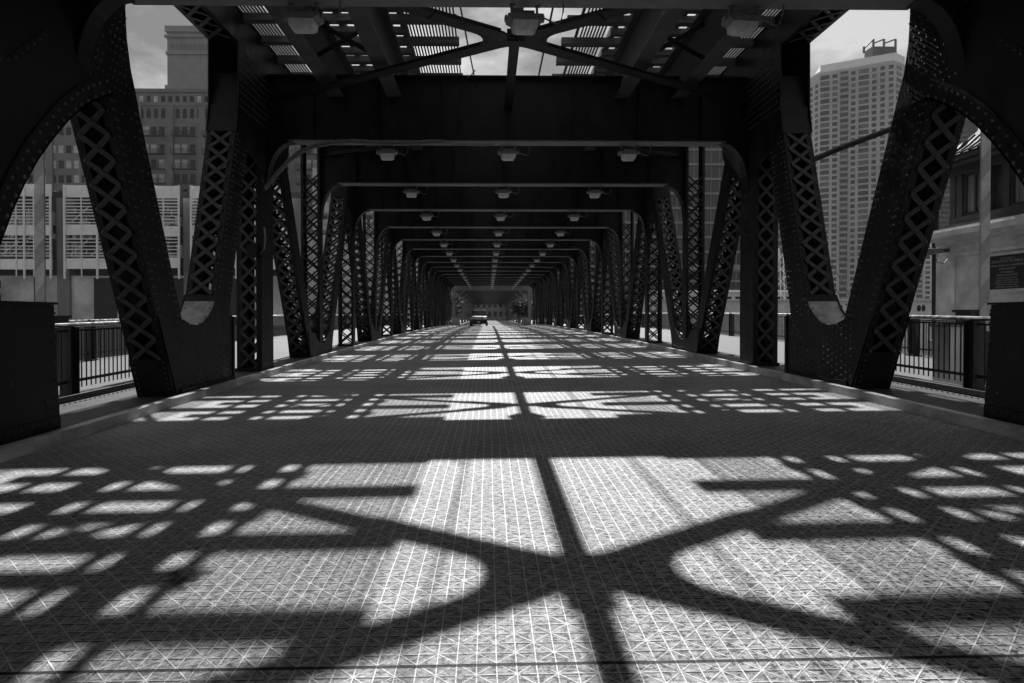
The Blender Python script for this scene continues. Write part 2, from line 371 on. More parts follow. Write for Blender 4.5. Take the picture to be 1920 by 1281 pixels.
def leg(s, yb, zb_, yt, zt_, th, z_lace0, z_lace1, near=False, pitch=0.36, ww=None):
    """a leaning box member: two side plates, corner angles, lacing on the near and far faces"""
    xi, xo = s * XI, s * XO
    b_ = MB()
    poly = [(yb, zb_), (yb + th, zb_), (yt + th, zt_), (yt, zt_)]
    b_.prism_x(poly, xi, xi + s * 0.03); b_.prism_x(poly, xo - s * 0.03, xo)
    d = Vector((0, yt - yb, zt_ - zb_)).normalized(); fn = Vector((0, -d.z, d.y))      # near face normal
    for k, (o, sg) in enumerate(((0.0, 1), (th, -1))):
        for xx in (xi + s * 0.055, xo - s * 0.055):
            a = Vector((xx, yb + o, zb_)) + fn * (0.011 * sg); c = Vector((xx, yt + o, zt_)) + fn * (0.011 * sg)
            b_.bar(a, c, 0.11, 0.02, fn)
    def at(z, o): f = (z - zb_) / (zt_ - zb_); return Vector(((xi + xo) / 2, yb + (yt - yb) * f + o, z))
    if near:
        for k in range(int((zt_ - zb_) / 0.115)):
            z = zb_ + 0.06 + k * 0.115; f = (z - zb_) / (zt_ - zb_); y = yb + (yt - yb) * f
            for q in (0.055, 0.12, th - 0.12, th - 0.055):
                b_.rivet((xi - s * 0.001, y + q + (0.02 if k % 2 else -0.02) * 0.3, z), (-s, 0, 0))
            if k % 2 == 0:
                for q in (0.35, 0.65): b_.rivet((xi - s * 0.001, y + th * q, z), (-s, 0, 0))
        for k in range(int((zt_ - zb_) / 0.17)):
            z = zb_ + 0.08 + k * 0.17; p = at(z, 0) + fn * 0.022
            for xx in (xi + s * 0.03, xo - s * 0.03): b_.rivet((xx, p.y, p.z), fn, 0.014, 0.01)
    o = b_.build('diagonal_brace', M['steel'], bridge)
    lb = MB()
    half = (XO - XI) / 2 - 0.085
    lacing(lb, at(z_lace0, 0) + fn * 0.03, at(z_lace1, 0) + fn * 0.03, (1, 0, 0), fn, half, pitch, rivets=near)
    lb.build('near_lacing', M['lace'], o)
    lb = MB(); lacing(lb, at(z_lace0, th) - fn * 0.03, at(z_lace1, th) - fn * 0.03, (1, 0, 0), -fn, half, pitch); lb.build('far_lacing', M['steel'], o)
    pl = MB()
    if z_lace0 - zb_ > 0.15:
        a, c = at(zb_, 0) + fn * 0.03, at(z_lace0 - 0.02, 0) + fn * 0.03; pl.bar(a, c, (XO - XI) + 0.03, 0.018, fn)
        if near:
            for k in range(7):
                for xx in (-0.24, 0.24):
                    p = a + (c - a) * ((k + 0.5) / 7) + Vector((xx, 0, 0)) + fn * 0.009; pl.rivet(p, fn, 0.016, 0.011)
    if pl.v: pl.build('tie_plate', M['steel'], o); pl = MB()
    if zt_ - z_lace1 > 0.15:
        a, c = at(z_lace1 + 0.02, 0) + fn * 0.03, at(zt_, 0) + fn * 0.03; pl.bar(a, c, (XO - XI) + 0.03, 0.018, fn)
    if pl.v: pl.build('tie_plate', M['steel'], o)
    return o

def column(s, y, big=False):
    z0 = zs(s, y) - 0.05; z1 = 7.3; xi, xo = s * XI, s * XO; b_ = MB(); th = 0.76 if big else 0.34
    ya, yb_ = (y - th / 2, y + th / 2)
    xc = (xi + xo) / 2; hw = (XO - XI) / 2
    if big:
        b_.box(xi, xi + s * 0.03, ya, yb_, z0, z1); b_.box(xo - s * 0.03, xo, ya, yb_, z0, z1)
        for k in range(int((ZB - 0.2 - z0) / 0.12)):
            z = z0 + 0.1 + k * 0.12
            for q in (0.07, 0.28, 0.48, 0.69):
                if q in (0.07, 0.69) or k % 2: b_.rivet((xi - s * 0.001, ya + q, z), (-s, 0, 0), 0.016)
    else:
        b_.box(xi, xi + s * 0.022, ya, yb_, z0, z1); b_.box(xo - s * 0.022, xo, ya, yb_, z0, z1)
    for yy, q in ((ya - 0.012, 1), (yb_ + 0.012, -1)):
        for xx in (xi, xo):
            sg = 1 if xx == xi else -1
            b_.box(xx, xx + s * sg * (0.13 if big else 0.075), yy - 0.012, yy + 0.012, z0, z1)
    b_.box(xi - s * 0.03, xo + s * 0.03, ya - 0.06, yb_ + 0.06, z0, z0 + 0.09)
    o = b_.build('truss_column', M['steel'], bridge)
    for yy, nm, sg in ((ya - 0.035, 'near_lacing', -1), (yb_ + 0.035, 'far_lacing', 1)):
        lb = MB(); lacing(lb, (xc, yy, z0 + 0.15), (xc, yy, ZB + 0.25), (1, 0, 0), (0, sg, 0), hw - (0.10 if big else 0.05), 0.40 if big else 0.42, 0.07 if big else 0.05, 0.012, rivets=False)
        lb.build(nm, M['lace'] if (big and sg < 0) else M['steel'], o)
    return o
def vshape(s, n):
    y = rowy(n) - 0.3; z0 = zs(s, y) - 0.02; th = 0.50
    yl = rowy(n - 1) - 0.3; yr_ = rowy(n + 1) - 0.3
    k = 1.15
    leg(s, y - 1.28, z0, yl + 0.05, 7.25, th, z0 + 0.18, 5.9, pitch=0.38)
    if n + 1 < NROW: leg(s, y + 0.72, z0, yr_ - 0.55, 7.25, th, z0 + 0.18, 5.9, pitch=0.38)
    g = MB(); xi = s * XI
    poly = [(y - 1.34, z0), (y + 1.28, z0), (y + 1.5, z0 + 0.75), (y + 0.95, z0 + 0.70), (y + 0.3, z0 + 0.36), (y - 0.3, z0 + 0.36), (y - 0.95, z0 + 0.70), (y - 1.6, z0 + 0.75)]
    g.prism_x(poly, xi - s * 0.022, xi - s * 0.002); g.prism_x(poly, s * XO + s * 0.002, s * XO + s * 0.022)
    if n < 6: edge_rivets(g, [(y - 1.3, z0 + 0.06), (y + 1.25, z0 + 0.06)], xi - s * 0.022, -s)
    g.build('gusset_plate', M['steel'], bridge)

# long near panel
YM = 11.95
for s in (-1, 1):
    zb_ = zs(s, 11.5) - 0.02
    leg(s, 11.06, zb_, 8.42, 6.35, 0.80, 0.98 + (zb_ - .33), 4.75, near=True)
    leg(s, 12.42, 0.8, 14.2, 6.7, 0.70, 1.98, 5.35, near=True)
    xi, xo = s * XI, s * XO
    # bottom gusset with the cup between the two legs
    cup = [(12.74, 1.96), (12.60, 1.74), (12.40, 1.58), (12.15, 1.45), (11.90, 1.40), (11.62, 1.42), (11.36, 1.50)]
    poly = [(11.10, zb_), (13.50, zb_ + 0.02), (13.50, 1.56), (13.34, 1.60), (13.43, 1.96)] + cup + [(10.50, 1.55)]
    g = MB()
    for x0, x1 in ((xi - s * 0.026, xi - s * 0.003), (xo + s * 0.003, xo + s * 0.026)): g.prism_x(poly, x0, x1)
    X_ = xi - s * 0.026
    for k in range(24):
        for j in range(9):
            y = 11.10 + j * 0.30 + (0.15 if k % 2 else 0); z = zb_ + 0.07 + k * 0.058
            # rivet field, thinner around the middle triangle
            if y > 13.44: continue
            if abs(y - 12.3) < (z - zb_ - 0.25) * 0.75 and z < 1.5: continue
            if z > 1.42 and 11.3 < y < 12.8: continue
            if z > 1.55 - 0.0 and y > 13.4: continue
            g.rivet((X_, y, z), (-s, 0, 0), 0.018)
    edge_rivets(g, list(reversed(cup)), X_, -s, off=-0.05, step=0.1)
    g.box(xi - s * 0.06, xi - s * 0.026, 11.2, 13.5, zb_, zb_ + 0.10)
    g.box(xi - s * 0.05, xo + s * 0.03, 13.48, 13.56, zb_ - 0.05, 1.56)
    g.build('gusset_plate', M['steel'], bridge)
    # saddle plate
    pts = [(11.38, 1.44), (11.62, 1.37), (11.90, 1.345), (12.15, 1.39), (12.40, 1.52), (12.60, 1.68), (12.78, 1.93)]
    sb = MB(); sb.strip_x(pts, min(xi, xo) + 0.001, max(xi, xo) - 0.001, 0.02)
    for i in range(1, len(pts) - 1):
        for xx in (xi + s * 0.06, xo - s * 0.06): sb.rivet((xx, pts[i][0], pts[i][1] + 0.03), (0, -0.5, 1), 0.018)
    tag(sb.build('saddle_plate', M['saddle'], bridge), label='curved plate in the crook of the V, toned pale for sky light')
    # top node gusset at the first girder
    g = MB()
    plate = [(6.86, 1.74), (7.07, 2.27), (7.27, 2.68), (7.47, 3.03), (7.70, 3.36), (7.93, 3.63), (8.25, 3.97), (8.60, 4.26), (8.92, 4.46), (9.24, 4.62),
             (9.93, 4.66), (9.72, 5.15), (9.62, 5.55), (9.59, 5.95), (9.60, 8.6), (-9.0, 8.6), (-9.0, 1.745)]
    g.prism_x(plate, xi - s * 0.028, xi - s * 0.003)
    g.prism_x(plate, xo + s * 0.003, xo + s * 0.020)
    XR = xi - s * 0.028
    arch = plate[:10]
    # doubled rim band along the arch with two rivet rows
    rim = [];
    for i, (y, z) in enumerate(arch):
        a = arch[max(0, i - 1)]; c = arch[min(9, i + 1)]; l = math.hypot(c[0] - a[0], c[1] - a[1]); rim.append((y - (c[1] - a[1]) / l * 0.26, z + (c[0] - a[0]) / l * 0.26))
    for i in range(9): g.prism_x([arch[i], arch[i + 1], rim[i + 1], rim[i]], XR - s * 0.022, XR - s * 0.002)
    g.strip_x(arch, min(xi, xo) - 0.05, max(xi, xo) + 0.05, 0.025)
    for off in (0.055, 0.19):
        pts = []
        for i, (y, z) in enumerate(arch):
            a = arch[max(0, i - 1)]; c = arch[min(9, i + 1)]; l = math.hypot(c[0] - a[0], c[1] - a[1]); pts.append((y - (c[1] - a[1]) / l * off, z + (c[0] - a[0]) / l * off))
        edge_rivets(g, pts, XR - s * 0.022, -s, off=0, step=0.13, r=0.026)
    for k in range(16):
        for j in range(9):
            z = 4.74 + k * 0.12; y = 8.62 + j * 0.115 + (0.05 if k % 2 else 0)
            if y < 9.62 and not (j in (4,)): g.rivet((XR, y, z), (-s, 0, 0), 0.017)
    for k in range(14):                               # rivet fields on the big plate
        for j in range(9):
            g.rivet((XR, 6.1 + j * 0.12 + (0.06 if k % 2 else 0), 4.2 + k * 0.11), (-s, 0, 0), 0.02)
    for (y0, z0, y1, z1) in ((6.0, 3.9, 7.3, 4.35), (7.3, 4.35, 7.9, 4.9), (5.2, 2.0, 5.2, 5.6), (4.0, 5.6, 8.5, 5.6)):
        n = int(math.hypot(y1 - y0, z1 - z0) / 0.12)
        g.bar((XR - s * 0.004, y0, z0), (XR - s * 0.004, y1, z1), 0.10, 0.012, (1, 0, 0))
        for i in range(n): g.rivet((XR - s * 0.01, y0 + (y1 - y0) * (i + .5) / n, z0 + (z1 - z0) * (i + .5) / n), (-s, 0, 0), 0.02)
    g.build('arched_side_plate', M['steel'], bridge)
    # node gusset above leg two and the first column
    g = MB()
    poly = [(13.86, 5.95), (13.76, 5.4), (14.3, 5.2), (15.2, 4.9), (16.4, 4.9), (17.3, 5.7), (17.6, 7.3), (13.88, 7.3)]
    g.prism_x(poly, xi - s * 0.026, xi - s * 0.003); g.prism_x(poly, xo + s * 0.003, xo + s * 0.026)
    for k in range(9):
        for j in range(22):
            y = 13.95 + j * 0.14 + (0.07 if k % 2 else 0); z = 5.95 + k * 0.15
            g.rivet((xi - s * 0.026, y, z), (-s, 0, 0), 0.018)
    g.box(xi + s * 0.02, xo - s * 0.02, 13.88, 13.90, 5.36, 5.96)
    g.build('gusset_plate', M['steel'], bridge)
    # plate parapet box
    zp0 = zs(s, 4) - 0.12
    g = MB(); g.prism_x([(-9, zs(s, 0) - .1), (8.13, zs(s, 8) - 0.05), (8.02, 1.70), (-9, 1.70)], xi, xo)
    g.box(xi - s * 0.03, xo + s * 0.03, -9, 8.05, 1.702, 1.73)
    g.bar((xi - s * 0.012, -9, zs(s, -9) + 0.06), (xi - s * 0.012, 8.1, zs(s, 8.1) + 0.06), 0.16, 0.02, (1, 0, 0))
    g.bar((xi - s * 0.09, -9, zs(s, -9) - 0.01), (xi - s * 0.09, 8.2, zs(s, 8.2) - 0.01), 0.02, 0.16, (1, 0, 0))
    for k in range(60): y = 2.0 + k * 0.1; g.rivet((xi - s * 0.022, y, zs(s, y) + 0.09), (-s, 0, 0), 0.016)
    for k in range(11): g.rivet((xi, 8.03, 0.45 + k * 0.115), (-s, 0, 0), 0.016)
    for k in range(30): y = 4.0 + k * 0.135; g.rivet((xi, y, 1.64), (-s, 0, 0), 0.012)
    for k in range(14): g.rivet((xi - s * 0.0, random.uniform(3, 8), random.uniform(0.5, 1.6)), (-s, 0, 0), 0.022, 0.02)
    g.build('parapet_box', M['steel'], bridge)
    column(s, 15.72, big=True)
    for n in range(1, NROW): column(s, rowy(n) - 0.3)
    for n in range(1, NROW, 2): vshape(s, n)
    # upper node gussets at even rows
    for n in range(2, NROW, 2):
        y = rowy(n) - 0.3; g = MB()
        poly = [(y - 1.5, 7.3), (y - 1.25, 5.75), (y - 0.5, 5.1), (y + 0.5, 5.1), (y + 1.25, 5.75), (y + 1.5, 7.3)]
        g.prism_x(poly, xi - s * 0.026, xi - s * 0.003); g.build('gusset_plate', M['steel'], bridge)
    # top chord: two webs, cover, laced underside
    g = MB()
    for x0, x1 in ((xi, xi + s * 0.03), (xo - s * 0.03, xo)): g.box(x0, x1, 9.67, 92, 7.305, 7.95)
    g.box(xi - s * 0.02, xo + s * 0.02, 9.67, 92, 7.953, 7.98)
    for x0, x1 in ((xi, xi + s * 0.10), (xo - s * 0.10, xo)): g.box(x0, x1, 9.67, 92, 7.28, 7.302)
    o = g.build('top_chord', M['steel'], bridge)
    lb = MB(); lacing(lb, (s * 5.98, 9.8, 7.262), (s * 5.98, 13.7, 7.262), (1, 0, 0), (0, 0, -1), 0.22, 0.5); lb.build('chord_lacing', M['lace'], o)

# cross girders with knee brackets
for n in ROWS:
    y = rowy(n) - 0.22; g = MB()
    g.box(-XI + 0.002, XI - 0.002, y - 0.012, y + 0.012, ZB + 0.03, ZT - 0.03)
    g.box(-XI, XI, y - 0.19, y + 0.19, ZT - 0.028, ZT)
    g.box(-5.1, 5.1, y - 0.024, y - 0.013, ZB + 0.03, ZB + 0.15)
    for x in (-4.6, -3.1, -1.55, 0.0, 1.55, 3.1, 4.6):
        g.box(x - 0.012, x + 0.012, y - 0.13, y - 0.013, ZB + 0.03, ZT - 0.03)
        g.box(x - 0.012, x + 0.075, y - 0.024, y - 0.013, ZB + 0.155, ZT - 0.03)
        g.box(x - 0.012, x + 0.012, y + 0.013, y + 0.13, ZB + 0.03, ZT - 0.03)
    if n < 4:
        for k in range(90):
            x = -5.05 + k * 0.1135; g.rivet((x, y - 0.024, ZB + 0.09), (0, -1, 0), 0.014)
    o = g.build('cross_girder', M['steel'], bridge)
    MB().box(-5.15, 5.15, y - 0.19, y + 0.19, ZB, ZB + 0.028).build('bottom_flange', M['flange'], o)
    for s in (-1, 1):
        kb = MB(); arc = [(s * (5.07 + 0.62 * math.sin(t)), ZB - 1.05 + 1.05 * math.cos(t)) for t in [i * math.pi / 2 / 9 for i in range(10)]]
        poly = arc + [(s * XI, ZB + 0.4), (s * 5.07, ZB + 0.4)]
        kb.prism_y(poly, y - 0.040, y - 0.026)
        if n < 3:
            for i in range(1, 9):
                kb.rivet((arc[i][0] + s * 0.07, y - 0.04, arc[i][1] + 0.06), (0, -1, 0), 0.016)
        k_ = kb.build('knee_bracket', M['steel'], o)
        rb = MB(); rb.strip_y(arc, y - 0.20, y + 0.08, 0.022 * -s); rb.build('bracket_rim', M['edge'], k_)
# stringers under the rails
for x in (-4.06, -2.70, 2.70, 4.06):
    g = MB(); g.box(x - 0.012, x + 0.012, -12, 92, 6.78, 7.82); g.box(x - 0.17, x + 0.17, -12, 92, 6.75, 6.777); g.box(x - 0.15, x + 0.15, -12, 92, 7.823, 7.85)
    g.build('stringer', M['stringer'], bridge)
# stringer cross frames
for n in ROWS:
    for f in (0.33, 0.66):
        y = rowy(n) + f * (7.29 if n == -1 else D)
        for xa, xb in ((-4.0, -2.76), (2.76, 4.0)):
            g = MB(); g.bar((xa, y, 6.9), (xb, y, 7.6), 0.09, 0.02, (0, 1, 0)); g.bar((xa, y + 0.03, 7.6), (xb, y + 0.03, 6.9), 0.09, 0.02, (0, 1, 0)); g.build('cross_frame', M['steel'], bridge)
# lateral bracing
ZL = 6.55
def lateral(y0, y1):
    ym = (y0 + y1) / 2; g = MB()
    for s in (-1, 1):
        for q in (y0, y1):
            a = (s * 0.25, ym + (q - ym) * 0.045, ZL); c = (s * 5.75, q, ZL)
            g.bar(a, c, 0.27 if y0 < 9 else 0.14, 0.02, (0, 0, 1)); g.bar((a[0], a[1], ZL + 0.06), (c[0], c[1], ZL + 0.06), 0.02, 0.11, (0, 0, 1))
    # hub plate with rounded crotches between the arms
    k = 1.0 if y0 < 9 else 0.6
    dx, dy = 5.75, (y1 - y0) / 2; al = math.atan2(dy, dx); ta = math.tan(al); hw = 0.15 * k; r1, r2 = 0.36 * k, 0.42 * k
    c1 = (hw / math.cos(al) + r1 / math.cos(al)) / ta; c2 = hw / math.cos(al) + r2 / math.cos(al); re = 1.7 * k
    def arm(sx, sy):
        ex, ey = sx * math.cos(al) * re, sy * math.sin(al) * re; nx_, ny_ = -sx * math.sin(al) * hw, sy * math.cos(al) * hw
        return (ex - nx_, ey - ny_), (ex + nx_, ey + ny_)          # flank edge, top edge
    def arc(cx_, cy_, r_, t0, t1): return [(cx_ + r_ * math.cos(R(t0 + (t1 - t0) * i / 8)), cy_ + r_ * math.sin(R(t0 + (t1 - t0) * i / 8))) for i in range(9)]
    ad = math.degrees(al); h1 = 90 - ad
    i1, o1 = arm(1, 1); i2, o2 = arm(-1, 1); i3, o3 = arm(-1, -1); i4, o4 = arm(1, -1)
    poly = arc(c1, 0, r1, 180 + h1, 180 - h1) + [i1, o1] + arc(0, c2, r2, 270 + ad, 270 - ad) + [o2, i2] + arc(-c1, 0, r1, h1, -h1) + [i3, o3] + arc(0, -c2, r2, 90 + ad, 90 - ad) + [o4, i4]
    g.prism_z([(x, ym + yy) for x, yy in poly], ZL - 0.03, ZL - 0.012)
    for p in poly: g.rivet((p[0] * 0.85, ym + p[1] * 0.85, ZL - 0.03), (0, 0, -1), 0.02)
    g.build('lateral_brace', M['steel'], bridge)
lateral(8.2, rowy(0) - 0.3)
for n in range(0, NROW - 1): lateral(rowy(n) - 0.2, rowy(n + 1) - 0.2)
g = MB(); g.box(-0.095, 0.095, -8, 91.3, ZL - 0.06, ZL - 0.034); g.box(-0.012, 0.012, -8, 91.3, ZL - 0.034, ZL + 0.25); g.build('centre_strut', M['steel'], bridge)
# hanger plate with holes of rivets at the hub
g = MB(); g.box(-0.15, 0.15, YM - 0.5, YM - 0.46, ZL - 0.25, ZL - 0.034)
for i in range(4):
    for j in range(3): g.rivet((-0.1 + i * 0.066, YM - 0.5, ZL - 0.2 + j * 0.07), (0, -1, 0), 0.02)
g.build('hub_plate', M['edge'], bridge)

# rail deck: ties, cross beams, slat walks, rails, guard timbers
ZD = 7.855
ties = []
def tie_fn(y, x0, x1, w, t): return lambda b_: b_.box(x0, x1, y - w / 2, y + w / 2, ZD, ZD + t)
yy = 8.55; k = 0
while yy < 91.5:
    for s in (-1, 1):
        if k % 2 == 0: ties.append((yy, tie_fn(yy + random.uniform(-.02, .02), s * 1.15 if s < 0 else s * 1.22, s * 6.5, 0.20, 0.15)))
        else: ties.append((yy, tie_fn(yy + random.uniform(-.02, .02), s * 2.25, s * 4.95, 0.17, 0.13)))
    yy += 0.575; k += 1
many('railway_tie', [t[1] for t in ties], M['timber'], bridge)
bb = MB(); yy = -12.0
while yy < 8.9:
    for s in (-1, 1): bb.box(s * 1.22, s * 6.5, yy - 0.12, yy + 0.12, ZD, ZD + 0.2)
    yy += 0.575
tag(bb.build('railway_tie_rest', M['timber'], bridge), kind='stuff')
for x in (-4.10, -2.665, 2.665, 4.10):
    g = MB(); g.prism_y([(x - 0.065, ZD + 0.160), (x + 0.065, ZD + 0.160), (x + 0.065, ZD + 0.175), (x + 0.012, ZD + 0.190), (x + 0.012, ZD + 0.270), (x + 0.035, ZD + 0.280), (x + 0.035, ZD + 0.310), (x - 0.035, ZD + 0.310), (x - 0.035, ZD + 0.280), (x - 0.012, ZD + 0.270), (x - 0.012, ZD + 0.190), (x - 0.065, ZD + 0.175)], -12, 200)
    g.build('running_rail', M['rail'], bridge)
for x in (-4.62, -3.72, -3.02, -2.36, 2.36, 3.02, 3.72, 4.62):
    g = MB(); g.box(x - 0.07, x + 0.07, -12, 91.5, ZD + 0.153, ZD + 0.270); g.build('guard_timber', M['timber'], bridge)
def slats(x0, x1, y0, y1, pitch=0.072, w=0.032, nm='slat_walkway'):
    g = MB(); n = int((x1 - x0) / pitch)
    for i in range(n): x = x0 + (i + .5) * pitch; g.box(x - w / 2, x + w / 2, y0, y1, ZD + 0.155, ZD + 0.190)
    return g.build(nm, M['slat'], bridge)
slats(-2.26, -1.15, 9, 91.5); slats(1.62, 2.26, 9, 91.5); slats(-6.4, -5.15, 9, 91.5, 0.072, 0.034); slats(5.12, 6.4, 9, 91.5, 0.072, 0.034)
g = MB(); g.box(0.86, 0.90, 9, 91.5, ZD + 0.155, ZD + 0.19); g.box(1.52, 1.58, 9, 91.5, ZD + 0.155, ZD + 0.2); g.build('cable_trough', M['slat'], bridge)
g = MB()                                             # approach deck behind the camera
g.box(-2.2, -1.2, -12, 9, ZD + 0.155, ZD + 0.190); g.box(1.2, 2.2, -12, 9, ZD + 0.155, ZD + 0.190); g.box(-6.4, -4.7, -12, 9, ZD + 0.155, ZD + 0.190); g.box(4.7, 6.4, -12, 9, ZD + 0.155, ZD + 0.190)
g.build('boarded_walkway', M['slat'], bridge)
for y in (-9.0, -3.5, 2.3):
    MB().box(-5.6, 5.6, y - 0.012, y + 0.012, ZB, ZT).box(-5.6, 5.6, y - 0.19, y + 0.19, ZB - 0.03, ZB - 0.002).build('cross_girder', M['steel'], bridge)
# outer deck railing of the railway
for s in (-1, 1):
    g = MB(); g.box(s * 6.42, s * 6.5, 9, 91.5, ZD + 0.25, ZD + 0.5); g.build('edge_timber', M['timber'], bridge)
for s in (-1, 1):
    g = MB()
    for k in range(46):
        y = 8.0 + k * 0.13
        for xx in (5.66, 6.88): g.rivet((s * xx, y, zs(s, y) - 0.03), (0, 0, 1), 0.022, 0.016)
    g.build('ledge_bolts', M['ledge'], bridge)
# conduits on the girders
def cond(pts, r=0.018, nm='conduit', mat='cable'):
    g = MB(); g.tube(pts, r, 6); return g.build(nm, M[mat], bridge)
y = rowy(0) - 0.44
sag = [(-3.62 + i * 0.30, y, ZB - 0.03 - 0.05 * abs(math.sin(i * math.pi / 6.5))) for i in range(12)]
knee = [(-5.80, y, ZB - 1.25), (-5.62, y, ZB - 1.05), (-5.4, y, ZB - 0.78), (-5.15, y, ZB - 0.5), (-4.85, y, ZB - 0.28), (-4.5, y, ZB - 0.14), (-4.1, y, ZB - 0.06)]
cond(knee + sag, 0.035)
cond([(p[0], p[1] - 0.05, p[2] + 0.04) for p in knee + sag[:8]], 0.022)
hang = [(wx(848, 8.8), 8.5, ZB), (wx(851, 10), 10, 6.3), (wx(858, 13.4), 13.4, 6.9), (wx(862, 15.5), 15.5, 6.95)]
hz = [(wx(862 + 3 * math.sin(i * 1.1), 15.5), 15.5, 6.95 - i * 0.104) for i in range(1, 12)]
cond([(p[0], p[1], p[2]) for p in [( -0.78, 15.5, 7.3)] + hz], 0.014, 'hanging_wire', 'steel')
cond([(-1.0, 8.4, 5.68), (-0.98, 9.4, 6.5), (-0.85, 12, 6.5), (-0.75, 15.5, 6.9)], 0.014, 'hanging_wire', 'steel')
cond([(3.05, 15.55, 7.2), (3.08, 15.55, 6.2), (3.05, 15.55, 5.9), (2.95, 15.5, 5.76)], 0.014, 'conduit', 'steel')
for n in range(0, NROW):
    y = rowy(n) - 0.42
    cond([(-4.4, y, ZB + 0.05), (4.9, y, ZB + 0.05)], 0.016, 'conduit', 'steel')
# junction box on the first left column and strut by the right column
MB().box(-5.98, -5.76, 15.16, 15.30, 2.9, 3.2).build('junction_box', M['steel'], bridge)
cond([(-5.7, 15.25, 3.0), (-5.6, 15.25, 3.1), (-5.58, 15.25, 3.3), (-5.62, 15.3, 3.6)], 0.02)
cond([(6.35, 15.0, 1.6), (6.15, 14.3, 0.42)], 0.03, 'stay_rod', 'steel')

# ------------------------------------------------------------------ lamps under the girders
def make_lamp(label):
    t = empty('bridge_light', (0, 0, 0), label, 'light fixture', 'light fixtures hung under the cross girders')
    for x in (-0.17, 0.17):
        g = MB(); g.box(x - 0.014, x + 0.014, -0.02, 0.01, -0.17, 0.02); g.box(x - 0.02, x + 0.05, -0.03, 0.03, 0.0, 0.014)
        g.build('hanger', M['cable'], t)
    g = MB(); g.prism_y([(-0.17, -0.215), (0.17, -0.215), (0.235, -0.18), (0.235, -0.145), (-0.235, -0.145), (-0.235, -0.18)], -0.14, 0.14)
    g.box(-0.12, 0.12, -0.10, 0.10, -0.143, -0.09); g.box(0.237, 0.262, -0.05, 0.05, -0.19, -0.13); g.box(-0.262, -0.237, -0.05, 0.05, -0.19, -0.13)
    g.build('housing', M['lamp'], t)
    g = MB(); top = [(-0.165, -0.125), (0.165, -0.125), (0.165, 0.125), (-0.165, 0.125)]
    vs = [(x, y, -0.217) for x, y in top] + [(x * .95, y * .95, -0.30) for x, y in top] + [(x * .72, y * .55, -0.345) for x, y in top]
    fs = [(3, 2, 1, 0), (8, 9, 10, 11)] + [(i, (i + 1) % 4, (i + 1) % 4 + 4, i + 4) for i in range(4)] + [(i + 4, (i + 1) % 4 + 4, (i + 1) % 4 + 8, i + 8) for i in range(4)]
    g.add(vs, fs); g.build('lens', M['lens'], t)
    g = MB(); g.tube([(0.25, -0.1, -0.19), (0.34, -0.1, -0.23), (0.42, -0.1, -0.26), (0.47, -0.1, -0.21), (0.50, -0.1, -0.10), (0.51, -0.1, 0.04)], 0.011, 6)
    g.build('cable', M['cable'], t)
    return t
lamp0 = None
ordw = ['first', 'second', 'third', 'fourth', 'fifth', 'sixth', 'seventh', 'eighth', 'ninth', 'tenth', 'eleventh', 'twelfth', 'thirteenth', 'fourteenth', 'fifteenth', 'sixteenth', 'seventeenth']
pos = {-1: 'left', 0: 'middle', 1: 'right'}
for i, n in enumerate(ROWS):
    for c in (-1, 0, 1):
        lab = f'{pos[c]} one of the three boxy grey lamps under the {ordw[i]} cross girder from the viewer'
        if lamp0 is None: o = lamp0 = make_lamp(lab)
        else: o = copy_tree(lamp0, None, lab)
        o.location = (c * W, rowy(n) - 0.10, ZB - 0.02); o.rotation_euler = (0, R(random.uniform(-2, 2)), R(random.uniform(-7, 7)))

# ------------------------------------------------------------------ railings
def railing(label, s, x, y0, y1, posts, cap=100, inner=False, group=None):
    t = empty('steel_railing', (s * x, y0, zs(s, y0)), label, 'railing', group)
    zg = lambda y: zs(s, y) + (0.07 if inner else 0.0)
    ht = 1.10 if inner else 1.08
    st = frange(y0, y1, min(2.0, y1 - y0))
    g = MB(); g.tube([(s * x, y, zg(y) + ht) for y in st], 0.034, 8); g.build('handrail', M['pipe'], t)
    g = MB()
    for a, c in zip(st[:-1], st[1:]): g.bar((s * x, a, zg(a) + ht - 0.09), (s * x, c, zg(c) + ht - 0.09), 0.03, 0.05, (1, 0, 0))
    g.build('top_rail', M['picket'], t)
    g = MB()
    for a, c in zip(st[:-1], st[1:]): g.bar((s * x, a, zg(a) + 0.20), (s * x, c, zg(c) + 0.20), 0.045, 0.04, (1, 0, 0))
    g.build('bottom_rail', M['picket'], t)
    for y in posts:
        g = MB(); z = zg(y) - (0.06 if inner else 0); w = 0.115
        g.box(s * x - 0.09, s * x + 0.09, y - w, y - w + 0.02, z, z + ht + 0.03); g.box(s * x - 0.09, s * x + 0.09, y + w - 0.02, y + w, z, z + ht + 0.03)
        g.box(s * x - 0.01, s * x + 0.01, y - w + 0.02, y + w - 0.02, z, z + ht + 0.03)
        g.box(s * x - 0.13, s * x + 0.13, y - w - .05, y + w + .05, z, z + 0.03)
        g.build('post', M['picket'], t)
    pk = []; y = y0 + 0.07
    while y < y1:
        if all(abs(y - p) > 0.14 for p in posts):
            pk.append(lambda b_, y=y: b_.tube([(s * x, y, zg(y) + 0.08), (s * x, y, zg(y) + ht - 0.10)], 0.011, 6))
        y += 0.13
    many('picket', pk, M['picket'], t, cap)
railing('short black picket railing between the parapet box and the leaning truss on the left', -1, 7.14, 8.0, 13.2, [8.6, 10.62, 13.1], inner=True)
railing('short black picket railing between the parapet box and the leaning truss on the right', 1, 7.14, 8.0, 13.2, [8.6, 10.25, 13.1], inner=True)
railing('long black picket railing on the river side of the left footway', -1, 11.35, 8.0, 91.0, [9 + 4.6 * i for i in range(18)])
railing('long black picket railing on the river side of the right footway', 1, 11.35, 8.0, 91.0, [9 + 4.6 * i for i in range(18)])

